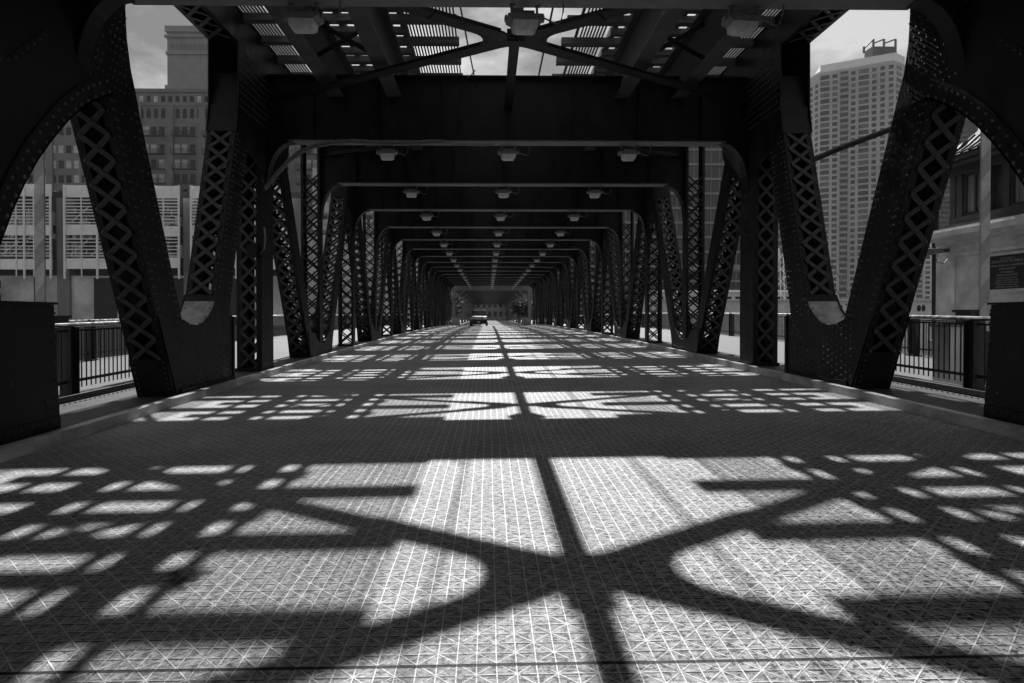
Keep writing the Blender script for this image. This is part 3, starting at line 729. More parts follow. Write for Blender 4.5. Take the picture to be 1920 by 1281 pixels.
# ------------------------------------------------------------------ raised gate arms
def gate(x, y, label):
    t = empty('barrier_gate', (x, y, zs(1 if x > 0 else -1, y)), label, 'barrier gate', 'raised crossing gates beside the bridge')
    g = MB(); z0 = t.location.z; n = 14; w = 0.085
    g.box(x - w, x + w, y - 0.02, y + 0.02, z0 + 0.9, z0 + 6.6)
    g.build('arm', M['stripe_l'], t)
    g = MB(); k = 0; z = z0 + 1.3
    while z < z0 + 6.4:
        g.prism_y([(x - w, z), (x + w, z + 0.22), (x + w, z + 0.62), (x - w, z + 0.40)], y - 0.023, y - 0.0205); z += 0.8
    g.build('stripe', M['stripe_d'], t)
    g = MB(); g.box(x - 0.22, x + 0.22, y + 0.03, y + 0.45, z0, z0 + 1.25); g.box(x - 0.26, x + 0.26, y, y + 0.49, z0 + 1.25, z0 + 1.3); g.build('motor_box', M['picket'], t)
gate(wx(85, 12.2), 12.2, 'striped gate arm standing raised beyond the left parapet box')
gate(wx(1855, 12.2), 12.2, 'striped gate arm standing raised in front of the stone bridge house')
g = MB(); cx = wx(1812, 11.4); t = empty('utility_cabinet', (cx, 11.4, zs(1, 11.4)), 'pale utility cabinet behind the right railing', 'cabinet')
z0 = t.location.z
MB().box(cx - 0.20, cx + 0.30, 11.4, 11.85, z0, z0 + 1.0).build('case', M['white'], t)
MB().box(cx - 0.02, cx + 0.28, 11.385, 11.398, z0 + 0.08, z0 + 0.94).build('door', M['white'], t)
MB().box(cx - 0.24, cx + 0.34, 11.36, 11.89, z0 + 1.003, z0 + 1.05).build('lid', M['lamp'], t)
# litter
g = MB(); lx, ly_ = wx(1842, 9.6), 8.25; lx = wx(1842, ly_)
n = 9; vs = []
for j in range(n):
    for i in range(n): vs.append((lx + (i - 4) * 0.026 + random.uniform(-.006, .006), ly_ + (j - 4) * 0.018, zr(lx, ly_) + 0.006 + random.uniform(0, 0.035)))
g.add(vs, [(j * n + i, j * n + i + 1, (j + 1) * n + i + 1, (j + 1) * n + i) for j in range(n - 1) for i in range(n - 1)])
tag(g.build('crumpled_paper', M['paper']), 'crumpled scrap of pale paper lying on the deck by the right kerb', 'litter')

# ------------------------------------------------------------------ bridge house, right
H = empty('bridge_house', (13.3, 14.5, 0), 'stone bridge tender house with a dark windowed cabin and flared roof', 'building')
g = MB(); g.box(11.75, 16.5, 9.6, 17.9, -6, 3.45); g.box(11.62, 16.6, 9.5, 18.03, -6, 0.9)
# raised panel frame on the walk face
for z0, z1, y0, y1 in ((1.05, 1.13, 14.7, 17.2), (3.12, 3.20, 14.7, 17.2), (1.13, 3.12, 17.12, 17.2), (1.13, 3.12, 14.7, 14.78)): g.box(11.72, 11.748, y0, y1, z0, z1)
g.build('stone_base', M['stone'], H)
g = MB()
for dx, z0, z1 in ((0.06, 3.452, 3.55), (0.14, 3.553, 3.64), (0.26, 3.643, 3.78), (0.20, 3.783, 3.86)): g.box(11.75 - dx, 16.5 + dx, 9.6 - dx, 17.8 + dx, z0, z1)
g.build('cornice', M['stone_l'], H)
g = MB(); g.box(12.0, 16.2, 9.9, 17.9, 3.863, 4.02)
g.box(12.06, 16.1, 9.95, 17.85, 4.02, 4.2); g.box(12.06, 16.1, 9.95, 17.85, 5.32, 5.55)
for y in (17.75, 17.5, 16.5, 15.9, 14.6, 14.4, 13.1, 12.9, 11.6, 11.4, 10.05): g.box(12.08, 12.2, y - 0.10, y + 0.10, 4.2, 5.32)
g.box(12.21, 16.0, 10.1, 17.75, 4.2, 5.32); g.box(16.02, 16.1, 10.0, 17.83, 4.2, 5.32)
g.build('cabin_wall', M['cabin'], H)
for y0, y1 in ((16.62, 17.38), (14.7, 15.8), (13.2, 14.3), (11.7, 12.8)):
    w_ = MB(); w_.box(12.185, 12.205, y0 + 0.06, y1 - 0.06, 4.27, 5.25); o = w_.build('window', M['curtain'], H)
    f_ = MB()
    for a, c, z0, z1 in ((y0, y0 + .06, 4.2, 5.32), (y1 - .06, y1, 4.2, 5.32), (y0 + .06, y1 - .06, 4.2, 4.27), (y0 + .06, y1 - .06, 5.25, 5.32), ((y0 + y1) / 2 - .03, (y0 + y1) / 2 + .03, 4.27, 5.25)): f_.box(12.13, 12.183, a, c, z0, z1)
    f_.build('frame', M['cabin'], o)
g = MB(); ez = 5.55
for dx, z0, z1 in ((0.30, 5.553, 5.62), (0.42, 5.623, 5.72)): g.box(12.06 - dx, 16.1 + dx, 9.95 - dx, 17.85 + dx, z0, z1)
g.build('eave', M['cabin'], H)
# concave hipped roof with standing seams
g = MB(); prof = [(0.46, 5.725), (0.30, 5.80), (0.05, 5.98), (-0.35, 6.35), (-0.8, 6.95), (-1.2, 7.6)]
vs = []
for dx, z in prof: vs += [(12.06 - dx, 9.95 - dx, z), (16.1 + dx, 9.95 - dx, z), (16.1 + dx, 17.85 + dx, z), (12.06 - dx, 17.85 + dx, z)]
fs = [(4 * i + k, 4 * i + (k + 1) % 4, 4 * i + 4 + (k + 1) % 4, 4 * i + 4 + k) for i in range(5) for k in range(4)] + [(20, 21, 22, 23)]
g.add(vs, fs)
for k in range(28):
    y = 9.9 + k * 0.3
    for i in range(5):
        (d0, z0), (d1, z1) = prof[i], prof[i + 1]
        if y < 17.85 + d1 and y > 9.95 - d1: g.bar((12.06 - d0, y, z0 + 0.015), (12.06 - d1, y, z1 + 0.015), 0.05, 0.05, (0, 0, 1))
g.build('roof', M['roofm'], H)
g = MB(); g.tube([(11.66, 18.2, 5.75), (11.64, 18.22, 5.9), (11.72, 18.14, 6.0), (11.66, 18.2, 6.07)], [0.05, 0.08, 0.06, 0.02], 8); g.build('roof_finial', M['cabin'], H)
# bronze plaque
g = MB(); g.box(11.715, 11.748, 14.85, 15.93, 2.20, 3.0); o = g.build('plaque', M['plaque'], H)
fr = MB()
for z0, z1, y0, y1 in ((2.14, 2.198, 14.79, 15.99), (3.002, 3.06, 14.79, 15.99), (2.198, 3.002, 15.932, 15.99), (2.198, 3.002, 14.79, 14.848)): fr.box(11.70, 11.748, y0, y1, z0, z1)
fr.build('plaque_frame', M['stone_l'], o)
def text(s_, loc, rot, size, mat, parent, name='lettering', align='CENTER', ext=0.003):
    cu = bpy.data.curves.new(name, 'FONT'); cu.body = s_; cu.size = size; cu.extrude = ext; cu.align_x = align; cu.space_line = 1.15
    o = bpy.data.objects.new(name, cu); C.objects.link(o); cu.materials.append(mat)
    bpy.context.view_layer.update()
    me = bpy.data.meshes.new_from_object(o); bpy.data.objects.remove(o); o = bpy.data.objects.new(name, me); C.objects.link(o)
    me.materials.clear(); me.materials.append(mat); o.parent = parent
    me.transform(Matrix.Translation(Vector(loc) - H.location) @ rot)
    return o
rotp = Matrix.Rotation(R(-90), 4, 'Z') @ Matrix.Rotation(R(90), 4, 'X')
z = 2.93
for t_, sz_ in (('CITY OF CHICAGO', .05), ('DEPARTMENT OF PUBLIC', .085), ('WORKS  BUREAU OF ENGINEERING', .065), ('JOHN ERICSON', .07), ('CITY ENGINEER', .055), ('ENGINEER OF BRIDGES', .06), ('ENGINEER OF BRIDGE DESIGN', .045), ('SUBSTRUCTURE CONTRACTORS', .045), ('SUPERSTRUCTURE CONTRACTORS', .045), ('ELECTRICAL CONTRACTORS', .045), ('COMMISSIONER OF PUBLIC WORKS', .045)):
    text(t_, (11.712, 15.38, z - sz_ * .5), rotp, sz_, M['letter'], o); z -= sz_ * 1.2
# horn loudspeaker on the corner
hs = empty('horn_loudspeaker', (11.4, 17.5, 3.25), 'grey horn loudspeaker bracketed to the corner of the stone house', 'loudspeaker')
g = MB(); g.tube([(11.62, 17.45, 3.30), (11.35, 17.5, 3.28), (11.1, 17.55, 3.24), (10.88, 17.6, 3.2)], [0.06, 0.09, 0.13, 0.18], 12); g.build('horn', M['lamp'], hs)
g = MB(); g.tube([(11.75, 17.4, 3.3), (11.6, 17.45, 3.3)], 0.05, 8); g.tube([(11.5, 17.47, 3.2), (11.45, 17.45, 3.0), (11.62, 17.4, 2.95), (11.74, 17.4, 3.1)], 0.012, 6); g.build('bracket', M['cabin'], hs)

# ------------------------------------------------------------------ far left: site on the far bank
S = empty('riverside_building_site', (-40, 100, 0), 'concrete riverside building wrapped in pale scaffold decks', 'building site')
YS = 100.0
def sx(px): return wx(px, YS)
def sz(py): return wz(py, YS)
g = MB(); g.box(sx(-60), sx(560), YS, YS + 14, -6, sz(518))
g.build('base_wall', M['conc_d'], S)
g = MB(); g.box(sx(-60), sx(560), YS + 1.2, YS + 14, sz(518), sz(360)); g.build('upper_wall', M['darkhole'], S)
for a, c in ((73, 92), (183, 226), (330, 350), (412, 450)):
    MB().box(sx(a), sx(c), YS - 0.02, YS + 0.02, -3, sz(522)).build('opening', M['darkhole'], S)
for a, c in ((-60, -30), (120, 142), (352, 372), (552, 568)):
    g = MB(); g.box(sx(a), sx(c), YS - 0.6, YS + 1.0, -1, sz(375)); g.build('pier', M['brick'], S)
bays = [(-30, 22), (24, 119), (144, 262), (264, 351), (373, 455), (457, 551)]
for a, c in bays:
    for (y0, y1) in ((354, 376), (427, 446), (487, 506)):
        j = random.uniform(-2, 2)
        MB().box(sx(a), sx(c), YS - 1.6, YS - 1.45, sz(y1 + j), sz(y0 + j)).build('deck_panel', M['panel'], S)
    g = MB()
    for yy_ in (381, 387, 393, 399, 404, 410, 416, 422, 452, 458, 465, 471, 478, 483):
        g.box(sx(a), sx(c), YS - 1.62, YS - 1.52, sz(yy_) - 0.07, sz(yy_) + 0.07)
    for (ya, yb_) in ((384, 422), (455, 480)):
        for xx in frange(sx(a) + .2, sx(c) - .2, 0.55):
            if random.random() < .45: zz = random.uniform(sz(yb_), sz(ya) - .8); g.box(xx - 0.03, xx + 0.03, YS - 1.3, YS - 1.24, zz, zz + .7)
    for xx in frange(sx(a), sx(c), 2.3): g.box(xx - 0.07, xx + 0.07, YS - 1.75, YS - 1.63, sz(520), sz(360))
    for xx in frange(sx(a), sx(c), 4.5): g.box(xx - 0.12, xx + 0.12, YS - 1.95, YS - 1.76, sz(525), sz(354))
    for k in range(5):
        xx = random.uniform(sx(a), sx(c) - 3); zz = sz(random.choice((420, 450, 482))); g.bar((xx, YS - 1.4, zz), (xx + 2.5, YS - 1.4, zz + 2.2), 0.1, 0.1, (0, 1, 0))
    g.build('scaffold', M['pole'], S)
    for k in range(22):
        xx = random.uniform(sx(a) + .6, sx(c) - .3); z = random.choice((sz(425), sz(450), sz(485))); h = random.uniform(.5, 2.3)
        MB().box(xx - random.uniform(.1, .5), xx + .15, YS - 1.0, YS + 0.6, z, z + h).build('stored_material', M['conc_d'], S)
# farther slice seen through the trusses, left of the street
S2 = empty('riverside_block', (sx(620), 101, 0), 'plain grey block on the far bank seen through the left truss', 'building')
g = MB(); g.box(sx(575), sx(800), 101, 125, -6, sz(440)); g.build('wall', M['conc_d'], S2)
fl = []
for r in range(9):
    for c in range(12):
        x = sx(585) + c * 1.45; z = 1.6 + r * 2.6
        fl.append(lambda b_, x=x, z=z: b_.box(x, x + 0.95, 100.96, 101.02, z, z + 1.6))
many('window', fl[:100], M['glass_l'], S2)
# pale cabins at far left
S3 = empty('low_annexe', (sx(5), 96, 0), 'small pale annexe with two windows at the far left of the bank', 'building')
MB().box(sx(-60), sx(20), 94, 98, -6, wz(515, 94)).build('wall', M['panel'], S3)
for z in (527, 553): MB().box(wx(0, 94), wx(12, 94), 93.95, 94.02, wz(z + 14, 94), wz(z, 94)).build('window', M['glass'], S3)

# ------------------------------------------------------------------ brick warehouse with tower
YB = 150.0
def bx_(px): return wx(px, YB)
def bz(py): return wz(py, YB)
Bk = empty('brick_warehouse', (bx_(300), YB, 0), 'tall brick warehouse block with balconies and a blank square tower', 'building')
g = MB(); g.box(bx_(40), bx_(640), YB, YB + 40, 0, bz(176)); g.box(bx_(40) - .3, bx_(640) + .3, YB - .35, YB + 40.3, bz(178), bz(172)); g.box(bx_(40) - .15, bx_(640) + .15, YB - .2, YB + 40, bz(203), bz(199))
for px in frange(268, 620, 58): g.box(bx_(px) - 0.7, bx_(px) + 0.7, YB - 0.5, YB - 0.001, 0, bz(204))
for px in (60, 105, 175, 222): g.box(bx_(px) - 0.7, bx_(px) + 0.7, YB - 0.5, YB - 0.001, 0, bz(204))
g.build('wall', M['brick'], Bk)
g = MB(); g.box(bx_(313), bx_(455), YB + 2, YB + 20, bz(176), bz(55)); 
g.box(bx_(310), bx_(458), YB + 1.6, YB + 20.4, bz(60), bz(49)); g.box(bx_(309), bx_(459), YB + 1.5, YB + 20.5, bz(70), bz(66)); g.box(bx_(311), bx_(457), YB + 1.7, YB + 20.3, bz(102), bz(97)); g.box(bx_(310), bx_(458), YB + 1.5, YB + 20, bz(172), bz(160))
o = g.build('tower', M['brick_l'], Bk)
for px in frange(322, 448, 8.6): 
    w_ = MB(); x = bx_(px); pts = [(x - .38, bz(93)), (x + .38, bz(93))] + [(x + .38 * math.cos(t), bz(84) + .38 * math.sin(t)) for t in [i * math.pi / 5 for i in range(6)]]
    w_.prism_y(pts, YB + 1.93, YB + 1.99); w_.build('blind_arch', M['brick'], o)
fns = []; fl2 = []; bal = []
def win(x, z0, w, h, arch=False, lit=False):
    def f(b_):
        if arch:
            pts = [(x - w / 2, z0), (x + w / 2, z0)] + [(x + w / 2 * math.cos(t), z0 + h - w / 2 + w / 2 * math.sin(t)) for t in [i * math.pi / 6 for i in range(7)]]
            b_.prism_y(pts, YB - 0.06, YB + 0.04)
        else: b_.box(x - w / 2, x + w / 2, YB - 0.06, YB + 0.04, z0, z0 + h)
    (fl2 if lit else fns).append(f)
for px in frange(100, 632, 13.2):
    x = bx_(px)
    win(x, bz(196), 0.85, 1.35, lit=random.random() < .35)
    if abs(((px - 268) % 58)) > 4: win(x, bz(226), 0.9, 2.2, True, lit=random.random() < .35)
rows = [248, 281, 309, 336, 364, 392]
for ry in rows:
    for px in frange(68, 252, 14.2): win(bx_(px), bz(ry + 10), 1.1, 1.7, lit=random.random() < .4)
    for b0 in frange(268, 610, 58)[:-1]:
        for dx in (13, 27, 42): win(bx_(b0 + dx), bz(ry + 10), 1.15, 2.0, lit=random.random() < .4)
        def fb(b_, b0=b0, ry=ry):
            x0, x1 = bx_(b0 + 7), bx_(b0 + 51); z = bz(ry + 12)
            b_.box(x0, x1, YB - 1.6, YB - 0.51, z - 0.15, z)
            for zz in (0.35, 0.7, 1.05): b_.box(x0, x1, YB - 1.62, YB - 1.57, z + zz - .03, z + zz + .03)
            for k in range(16): xx = x0 + (x1 - x0) * k / 15; b_.box(xx - .04, xx + .04, YB - 1.56, YB - 1.5, z, z + 1.1)
        bal.append(fb)
many('window', fns, M['glass'], Bk); many('bright_window', fl2, M['glass_l'], Bk); many('balcony', bal, M['iron'], Bk)
g = MB(); g.prism_y([(bx_(292), bz(175)), (bx_(312), bz(175)), (bx_(306), bz(168)), (bx_(294), bz(167))], YB + 3, YB + 6); g.build('roof_hatch', M['iron'], Bk)

# ------------------------------------------------------------------ right: towers
def facet_tower(name, label, pts, htop, floors, z0, cols, mat, off=0, cap=100, balcony=()):
    """pts: facade polyline left to right [(x,y)...]; cols per facet: list of (f0,f1,kind)"""
    T = empty(name, (pts[0][0], pts[0][1], 0), label, 'apartment tower')
    back = [(pts[-1][0] + 10, pts[-1][1] + 40), (pts[0][0] + 5, pts[0][1] + 45)]
    g = MB(); poly = pts + back
    g.prism_z(poly, 0, max(htop) - 4); 
    n = len(pts)
    for i in range(n - 1):
        a, c = pts[i], pts[i + 1]; g.prism_z([a, c, (c[0] + 3, c[1] + 12), (a[0] + 3, a[1] + 12)], max(htop) - 4.0 if False else 0.5, htop[i])
    g.build('wall', mat, T)
    w1 = []; w2 = []; bl = []
    for i in range(n - 1):
        a, c = Vector(pts[i]), Vector(pts[i + 1]); d = c - a; ln = d.length; d.normalize(); nr = Vector((d.y, -d.x))
        H_ = htop[i]; fh = floors
        for (f0, f1, kd) in cols[i]:
            if kd == 'b':
                p0 = a + d * ln * f0; p1 = a + d * ln * f1; sb = MB(); sb.prism_z([tuple(v) for v in (p0 + nr * .06, p1 + nr * .06, p1 - nr * .3, p0 - nr * .3)], 1, H_ - 2.6 * fh + 3); sb.build('recess_shade_strip', M['balc'], T)
        z = H_ - 2.6 * fh
        while z > z0:
            for (f0, f1, kd) in cols[i]:
                p0 = a + d * ln * f0; p1 = a + d * ln * f1
                if kd == 'b':
                    def f(b_, p0=p0, p1=p1, z=z, nr=nr):
                        q = [p0, p1, p1 + nr * 1.7, p0 + nr * 1.7]; b_.prism_z([tuple(v) for v in reversed(q)], z - 0.15, z + 0.12)
                        e = [p0 + nr * 1.6, p1 + nr * 1.6, p1 + nr * 1.68, p0 + nr * 1.68]; b_.prism_z([tuple(v) for v in reversed(e)], z + 0.12, z + 1.0)
                    bl.append(f)
                def f(b_, p0=p0, p1=p1, z=z, nr=nr, kd=kd):
                    q = [p0 - nr * 0.3, p1 - nr * 0.3, p1 + nr * 0.12, p0 + nr * 0.12]; b_.prism_z([tuple(v) for v in reversed(q)], z + 0.3, z + (2.5 if kd != 's' else 2.2))
                (w2 if random.random() < .3 else w1).append(f)
            z -= fh
    many('window', w1, M['glass'], T, cap); many('blinded_window', w2, M['glass_m'], T, cap)
    if bl: many('balcony', bl, M['conc_b'], T, cap)
    return T
M['glass_m'] = grey('half_blinded_glass', 0.08, 0.4, 0.5, 0.3)
M['balc'] = grey('balcony_shadow_paint', 0.07, 0.9, 0.2, 0.2)  # dark strip colour paints the shade of the balcony recesses
M['conc_b'] = grey('balcony_concrete', 0.24, 0.8, 0.2, 0.2)
Yt = 350.0
def P(px, y): return (wx(px, y), y)
mainc = [(0.0, 0.13, 'w'), (0.17, 0.24, 's'), (0.28, 0.39, 'b'), (0.43, 0.49, 's'), (0.53, 0.67, 'w'), (0.71, 0.77, 's'), (0.82, 0.88, 's'), (0.93, 0.99, 's')]
T1 = facet_tower('apartment_tower', 'pale concrete apartment tower with a stepped top between the right trusses', [P(1504, 372), P(1519, 362), P(1540, 352), P(1680, 334), P(1700, 340)],
    [wz(160, 372), wz(145, 362), wz(122, 352), wz(96, 334)][:4], 3.15, wz(575, 350),
    [[(0.15, 0.35, 's'), (0.6, 0.8, 's')], [(0.1, 0.3, 's'), (0.55, 0.8, 's')], mainc, [(0.2, 0.7, 's')]], M['conc'])
g = MB(); y = 338.0
for a, c in ((1622, 1640), (1640, 1660), (1660, 1682)):
    g.bar((wx(a, y), y, wz(80, y) - (0 if a > 1622 else 3)), (wx(c, y), y, wz(72, y)), 0.6, 0.6, (0, 1, 0)); g.box(wx(c, y) - .4, wx(c, y) + .4, y - .4, y + .4, wz(98, y), wz(72, y))
g.box(wx(1640, y), wx(1684, y), y + 1, y + 8, wz(98, y), wz(84, y)); g.box(wx(1622, y) - .4, wx(1622, y) + .4, y - .4, y + .4, wz(98, y), wz(86, y)); g.build('rooftop_frame', M['iron'], T1)
T2 = facet_tower('apartment_tower', 'paler far apartment tower behind the stone bridge house', [P(1672, 430), P(1755, 420), P(1840, 420)], [wz(215, 430), wz(225, 425)], 3.2, wz(575, 420),
    [[(0.05, 0.15, 's'), (0.25, 0.38, 'w'), (0.48, 0.56, 's'), (0.64, 0.78, 'b'), (0.85, 0.95, 's')], [(0.1, 0.4, 'w'), (0.55, 0.8, 's')]], M['conc'])
# round tower with scalloped balconies: its edge and its top show
def round_tower(px, y, top, rr, label):
    T = empty('round_tower', (wx(px, y), y, 0), label, 'apartment tower'); cx_, cy_ = wx(px, y), y
    g = MB(); g.prism_z([(cx_ + rr * .8 * math.cos(i * math.pi / 16), cy_ + rr * .8 * math.sin(i * math.pi / 16)) for i in range(32)], 0, top); g.build('core', M['dglass'], T)
    fl = []; z = top
    while z > 2:
        def f(b_, z=z):
            pts = []
            for i in range(16):
                for k in range(5):
                    a = (i + k / 5) * 2 * math.pi / 16; q = rr * (0.86 + 0.16 * math.sin(k / 5 * math.pi)); pts.append((cx_ + q * math.cos(a), cy_ + q * math.sin(a)))
            b_.prism_z(pts, z - 0.4, z + 0.9)
        fl.append(f); z -= 3.4
    many('balcony_ring', fl, M['conc_b'], T); return T
round_tower(1476, 300, wz(100, 300), 6.6, 'round tower of scalloped balconies, half hidden by the right column')
T3 = empty('unfinished_tower', (wx(1035, 260), 260, 0), 'pale tower under construction glimpsed through the rail deck', 'building')
g = MB()
for k in range(9):
    z = wz(150, 260) - k * 4; g.box(wx(1001, 260), wx(1080, 260), 260, 275, z, z + 0.6)
for k in range(13): x = wx(1003, 260) + k * 1.33; g.box(x, x + .25, 259.9, 260.15, 20, wz(118, 260) - abs(k - 6) * .3)
g.build('frame', M['panel'], T3)
MB().box(wx(1004, 260), wx(1078, 260), 261, 274, 0, wz(140, 260)).build('core', M['conc'], T3)
# dark glass building right of the street
G = empty('glass_building', (wx(1300, 115), 115, 0), 'dark curtain wall building with pale floor bands behind the right truss', 'building')
g = MB(); g.box(wx(1075, 118), wx(1400, 118), 118, 140, 0, wz(250, 118)); g.build('wall', M['dglass'], G)
for k in range(16):
    z = 5 + k * 2.6
    if z < wz(255, 118): MB().box(wx(1075, 118), wx(1400, 118) + .1, 117.7, 117.995, z, z + 0.35).build('floor_band', M['mull'], G)
g = MB()
for x in frange(wx(1077, 118), wx(1398, 118), 1.5): g.box(x - .05, x + .05, 117.9, 117.997, 4, 38)
g.build('mullions', M['mull'], G)
g = MB()
for i in range(20): g.box(wx(1240, 110) + i * .9, wx(1240, 110) + i * .9 + .85, 109 - 3 * math.sin(i / 19 * math.pi), 112, 9, 9.8)
g.build('curved_canopy', M['mull'], G)
# low pale building and wall with paired portholes
Wl = empty('quay_wall', (wx(1600, 60), 60, 0), 'long pale quay wall with paired round openings', 'wall')
g = MB(); g.box(12.6, wx(1800, 60), 60, 60.8, -6, wz(564, 60)); g.box(12.6, wx(1800, 60), 59.85, 60.95, wz(564, 60), wz(561, 60)); g.build('wall', M['stone_l'], Wl)
for px in (1500, 1509, 1572, 1581, 1640, 1649, 1703, 1712, 1730, 1739):
    g = MB(); x = wx(px, 60); z = wz(578, 60); g.prism_y([(x + .17 * math.cos(i * math.pi / 8), z + .30 * math.sin(i * math.pi / 8)) for i in range(16)], 59.95, 60.02); g.build('opening', M['darkhole'], Wl)
LB = empty('low_shed', (wx(1400, 100), 100, 0), 'low pale shed with small windows across the river on the right', 'building')
g = MB(); g.box(wx(1230, 100), wx(1500, 100), 100, 112, 0.1, wz(548, 100)); g.build('wall', M['conc'], LB)
for i in range(16):
    x = wx(1236, 100) + i * 1.3; MB().box(x, x + .7, 99.95, 100.02, wz(570, 100), wz(556, 100)).build('window', M['glass'], LB)
MB().box(wx(1225, 100), wx(1505, 100), 99.5, 112.5, wz(548, 100), wz(544, 100)).build('roof', M['panel'], LB)
# lattice crane on the river
K = empty('crane', (wx(1560, 70), 70, -5), 'slender lattice crane with slack rigging lines between the right trusses', 'crane')
g = MB(); a = Vector((wx(1562, 70), 70, -4)); c = Vector((wx(1503, 70), 70, wz(310, 70)))
for dx, dy in ((-.3, -.3), (.3, -.3), (.3, .3), (-.3, .3)): g.tube([a + Vector((dx, dy, 0)), c + Vector((dx * .4, dy * .4, 0))], 0.05, 5)
for i in range(22):
    p = a + (c - a) * i / 22; q = a + (c - a) * (i + 1) / 22; k = 0.3; g.tube([p + Vector((-k, -k, 0)), q + Vector((k, -k, 0))], 0.03, 4); g.tube([p + Vector((k, -k, 0)), q + Vector((-k, -k, 0))], 0.03, 4)
g.build('boom', M['iron'], K)
g = MB()
for e in ((1590, 575), (1612, 575), (1540, 575)):
    q = Vector((wx(e[0], 70), 70, wz(e[1], 70))); pts = []
    for i in range(9): f = i / 8; p = c.lerp(q, f); p.z -= 1.6 * math.sin(f * math.pi) * .6; p.x -= .5 * math.sin(f * math.pi); pts.append(p)
    g.tube(pts, 0.035, 4)
g.build('rigging', M['iron'], K)
g = MB(); g.box(wx(1545, 70), wx(1620, 70), 69, 74, -5.8, wz(572, 70)); g.box(wx(1550, 70), wx(1580, 70), 70.3, 73, wz(572, 70), wz(555, 70)); g.build('cab', M['conc_d'], K)
# sloping pole
Pl = MB(); Pl.tube([(wx(1490, 19), 19, wz(314, 19)), (wx(1580, 19), 19, wz(276, 19)), (wx(1668, 19), 19, wz(243, 19)), (wx(1760, 19), 19, wz(205, 19))], 0.085, 10)
Pl.tube([(wx(1760, 19), 19, wz(205, 19)), (wx(1762, 19), 19, -1)], 0.09, 10)
tag(Pl.build('mast_arm_pole', M['steel']), 'black mast arm rising to the right behind the right truss', 'pole')
# lattice pylon seen beside the right column
Q = empty('lattice_mast', (wx(1468, 80), 80, -5), 'white lattice mast low beside the right truss column', 'mast')
g = MB()
x0, x1 = wx(1456, 80), wx(1478, 80)
for x in (x0, x1):
    for y in (80, 81): g.tube([(x, y, -5), ((x0 + x1) / 2 + (x - (x0 + x1) / 2) * .4, y, wz(465, 80))], 0.05, 5)
for i in range(7):
    z = -1 + i * 1.5; g.tube([(x0, 80, z), (x1, 80, z + 1.5)], 0.04, 4); g.tube([(x1, 80, z), (x0, 80, z + 1.5)], 0.04, 4)
g.build('frame', M['pole'], Q)

# ------------------------------------------------------------------ far street
for i, y in enumerate((97, 112, 127, 142, 160, 178, 198, 220)):
    E = empty('elevated_railway_bent', (0, y, 0.17), f'{ordw[i]} pale steel bent of the elevated railway beyond the bridge', 'railway bent', 'bents of the elevated railway')
    for s in (-1, 1):
        MB().box(s * 5.55 - .22, s * 5.55 + .22, y - .22, y + .22, 0.16, 5.2).build('column', M['elst'], E)
        MB().bar((s * 5.4, y, 4.0), (s * 4.0, y, 5.25), 0.18, 0.2, (0, 1, 0)).build('knee_brace', M['elst'], E)
    MB().box(-6.2, 6.2, y - .2, y + .2, 5.25, 6.25).build('crossbeam', M['elst'] if i == 0 else M['iron'], E)  # later crossbeams get a darker material for the shade beneath the deck
EV = empty('elevated_railway_deck', (0, 92, 6.3), 'dark elevated railway deck carried on beyond the bridge', 'railway deck')
for x in (-4.06, -2.7, 2.7, 4.06): MB().box(x - .15, x + .15, 92.2, 230, 6.27, 7.2).build('girder', M['iron'], EV)
g = MB(); y = 92.4
while y < 230:
    for s in (-1, 1): g.box(s * 1.6, s * 5.0, y - .12, y + .12, 7.22, 7.42)
    y += .62
tag(g.build('ties', M['timber'], EV), kind='stuff')
def block(x0, x1, y0, y1, h, mat, label, rows_, face='in'):
    T = empty('street_building', ((x0 + x1) / 2, y0, 0), label, 'building', 'buildings along the far street')
    g = MB(); g.box(x0, x1, y0, y1, 0.1, h); g.box(x0 - .2, x1 + .2, y0 - .2, y1 + .2, h, h + .5); g.build('wall', mat, T)
    fl = []
    xin = x1 if x1 < 0 else x0; sg = 1 if x1 < 0 else -1
    for r in range(rows_):
        z = 1.2 + r * 3.6
        y = y0 + 1.2
        while y < y1 - 2: fl.append(lambda b_, y=y, z=z: b_.box(xin - .05, xin + .05 * sg + .0, y, y + 1.5, z, z + 2.0)); y += 3
        x = x0 + .8
        while x < x1 - 1.4: fl.append(lambda b_, x=x, z=z: b_.box(x, x + 1.2, y0 - .05, y0 + .05, z, z + 2.0)); x += 2.2
    many('window', fl, M['glass_l'] if mat is M['conc'] else M['glass'], T)
block(-34, -13, 130, 165, 26, M['brick'], 'brick block on the left of the street past the bridge', 6)
block(-34, -13, 168, 215, 34, M['brick_l'], 'pale block farther down the left of the street', 8)
block(13, 34, 128, 160, 30, M['brick_l'], 'pale block on the right of the street past the bridge', 7)
block(13, 34, 165, 215, 40, M['brick'], 'brick block farther down the right of the street', 9)
block(-30, 30, 262, 290, 60, M['brick'], 'broad pale building closing the far end of the street', 14)
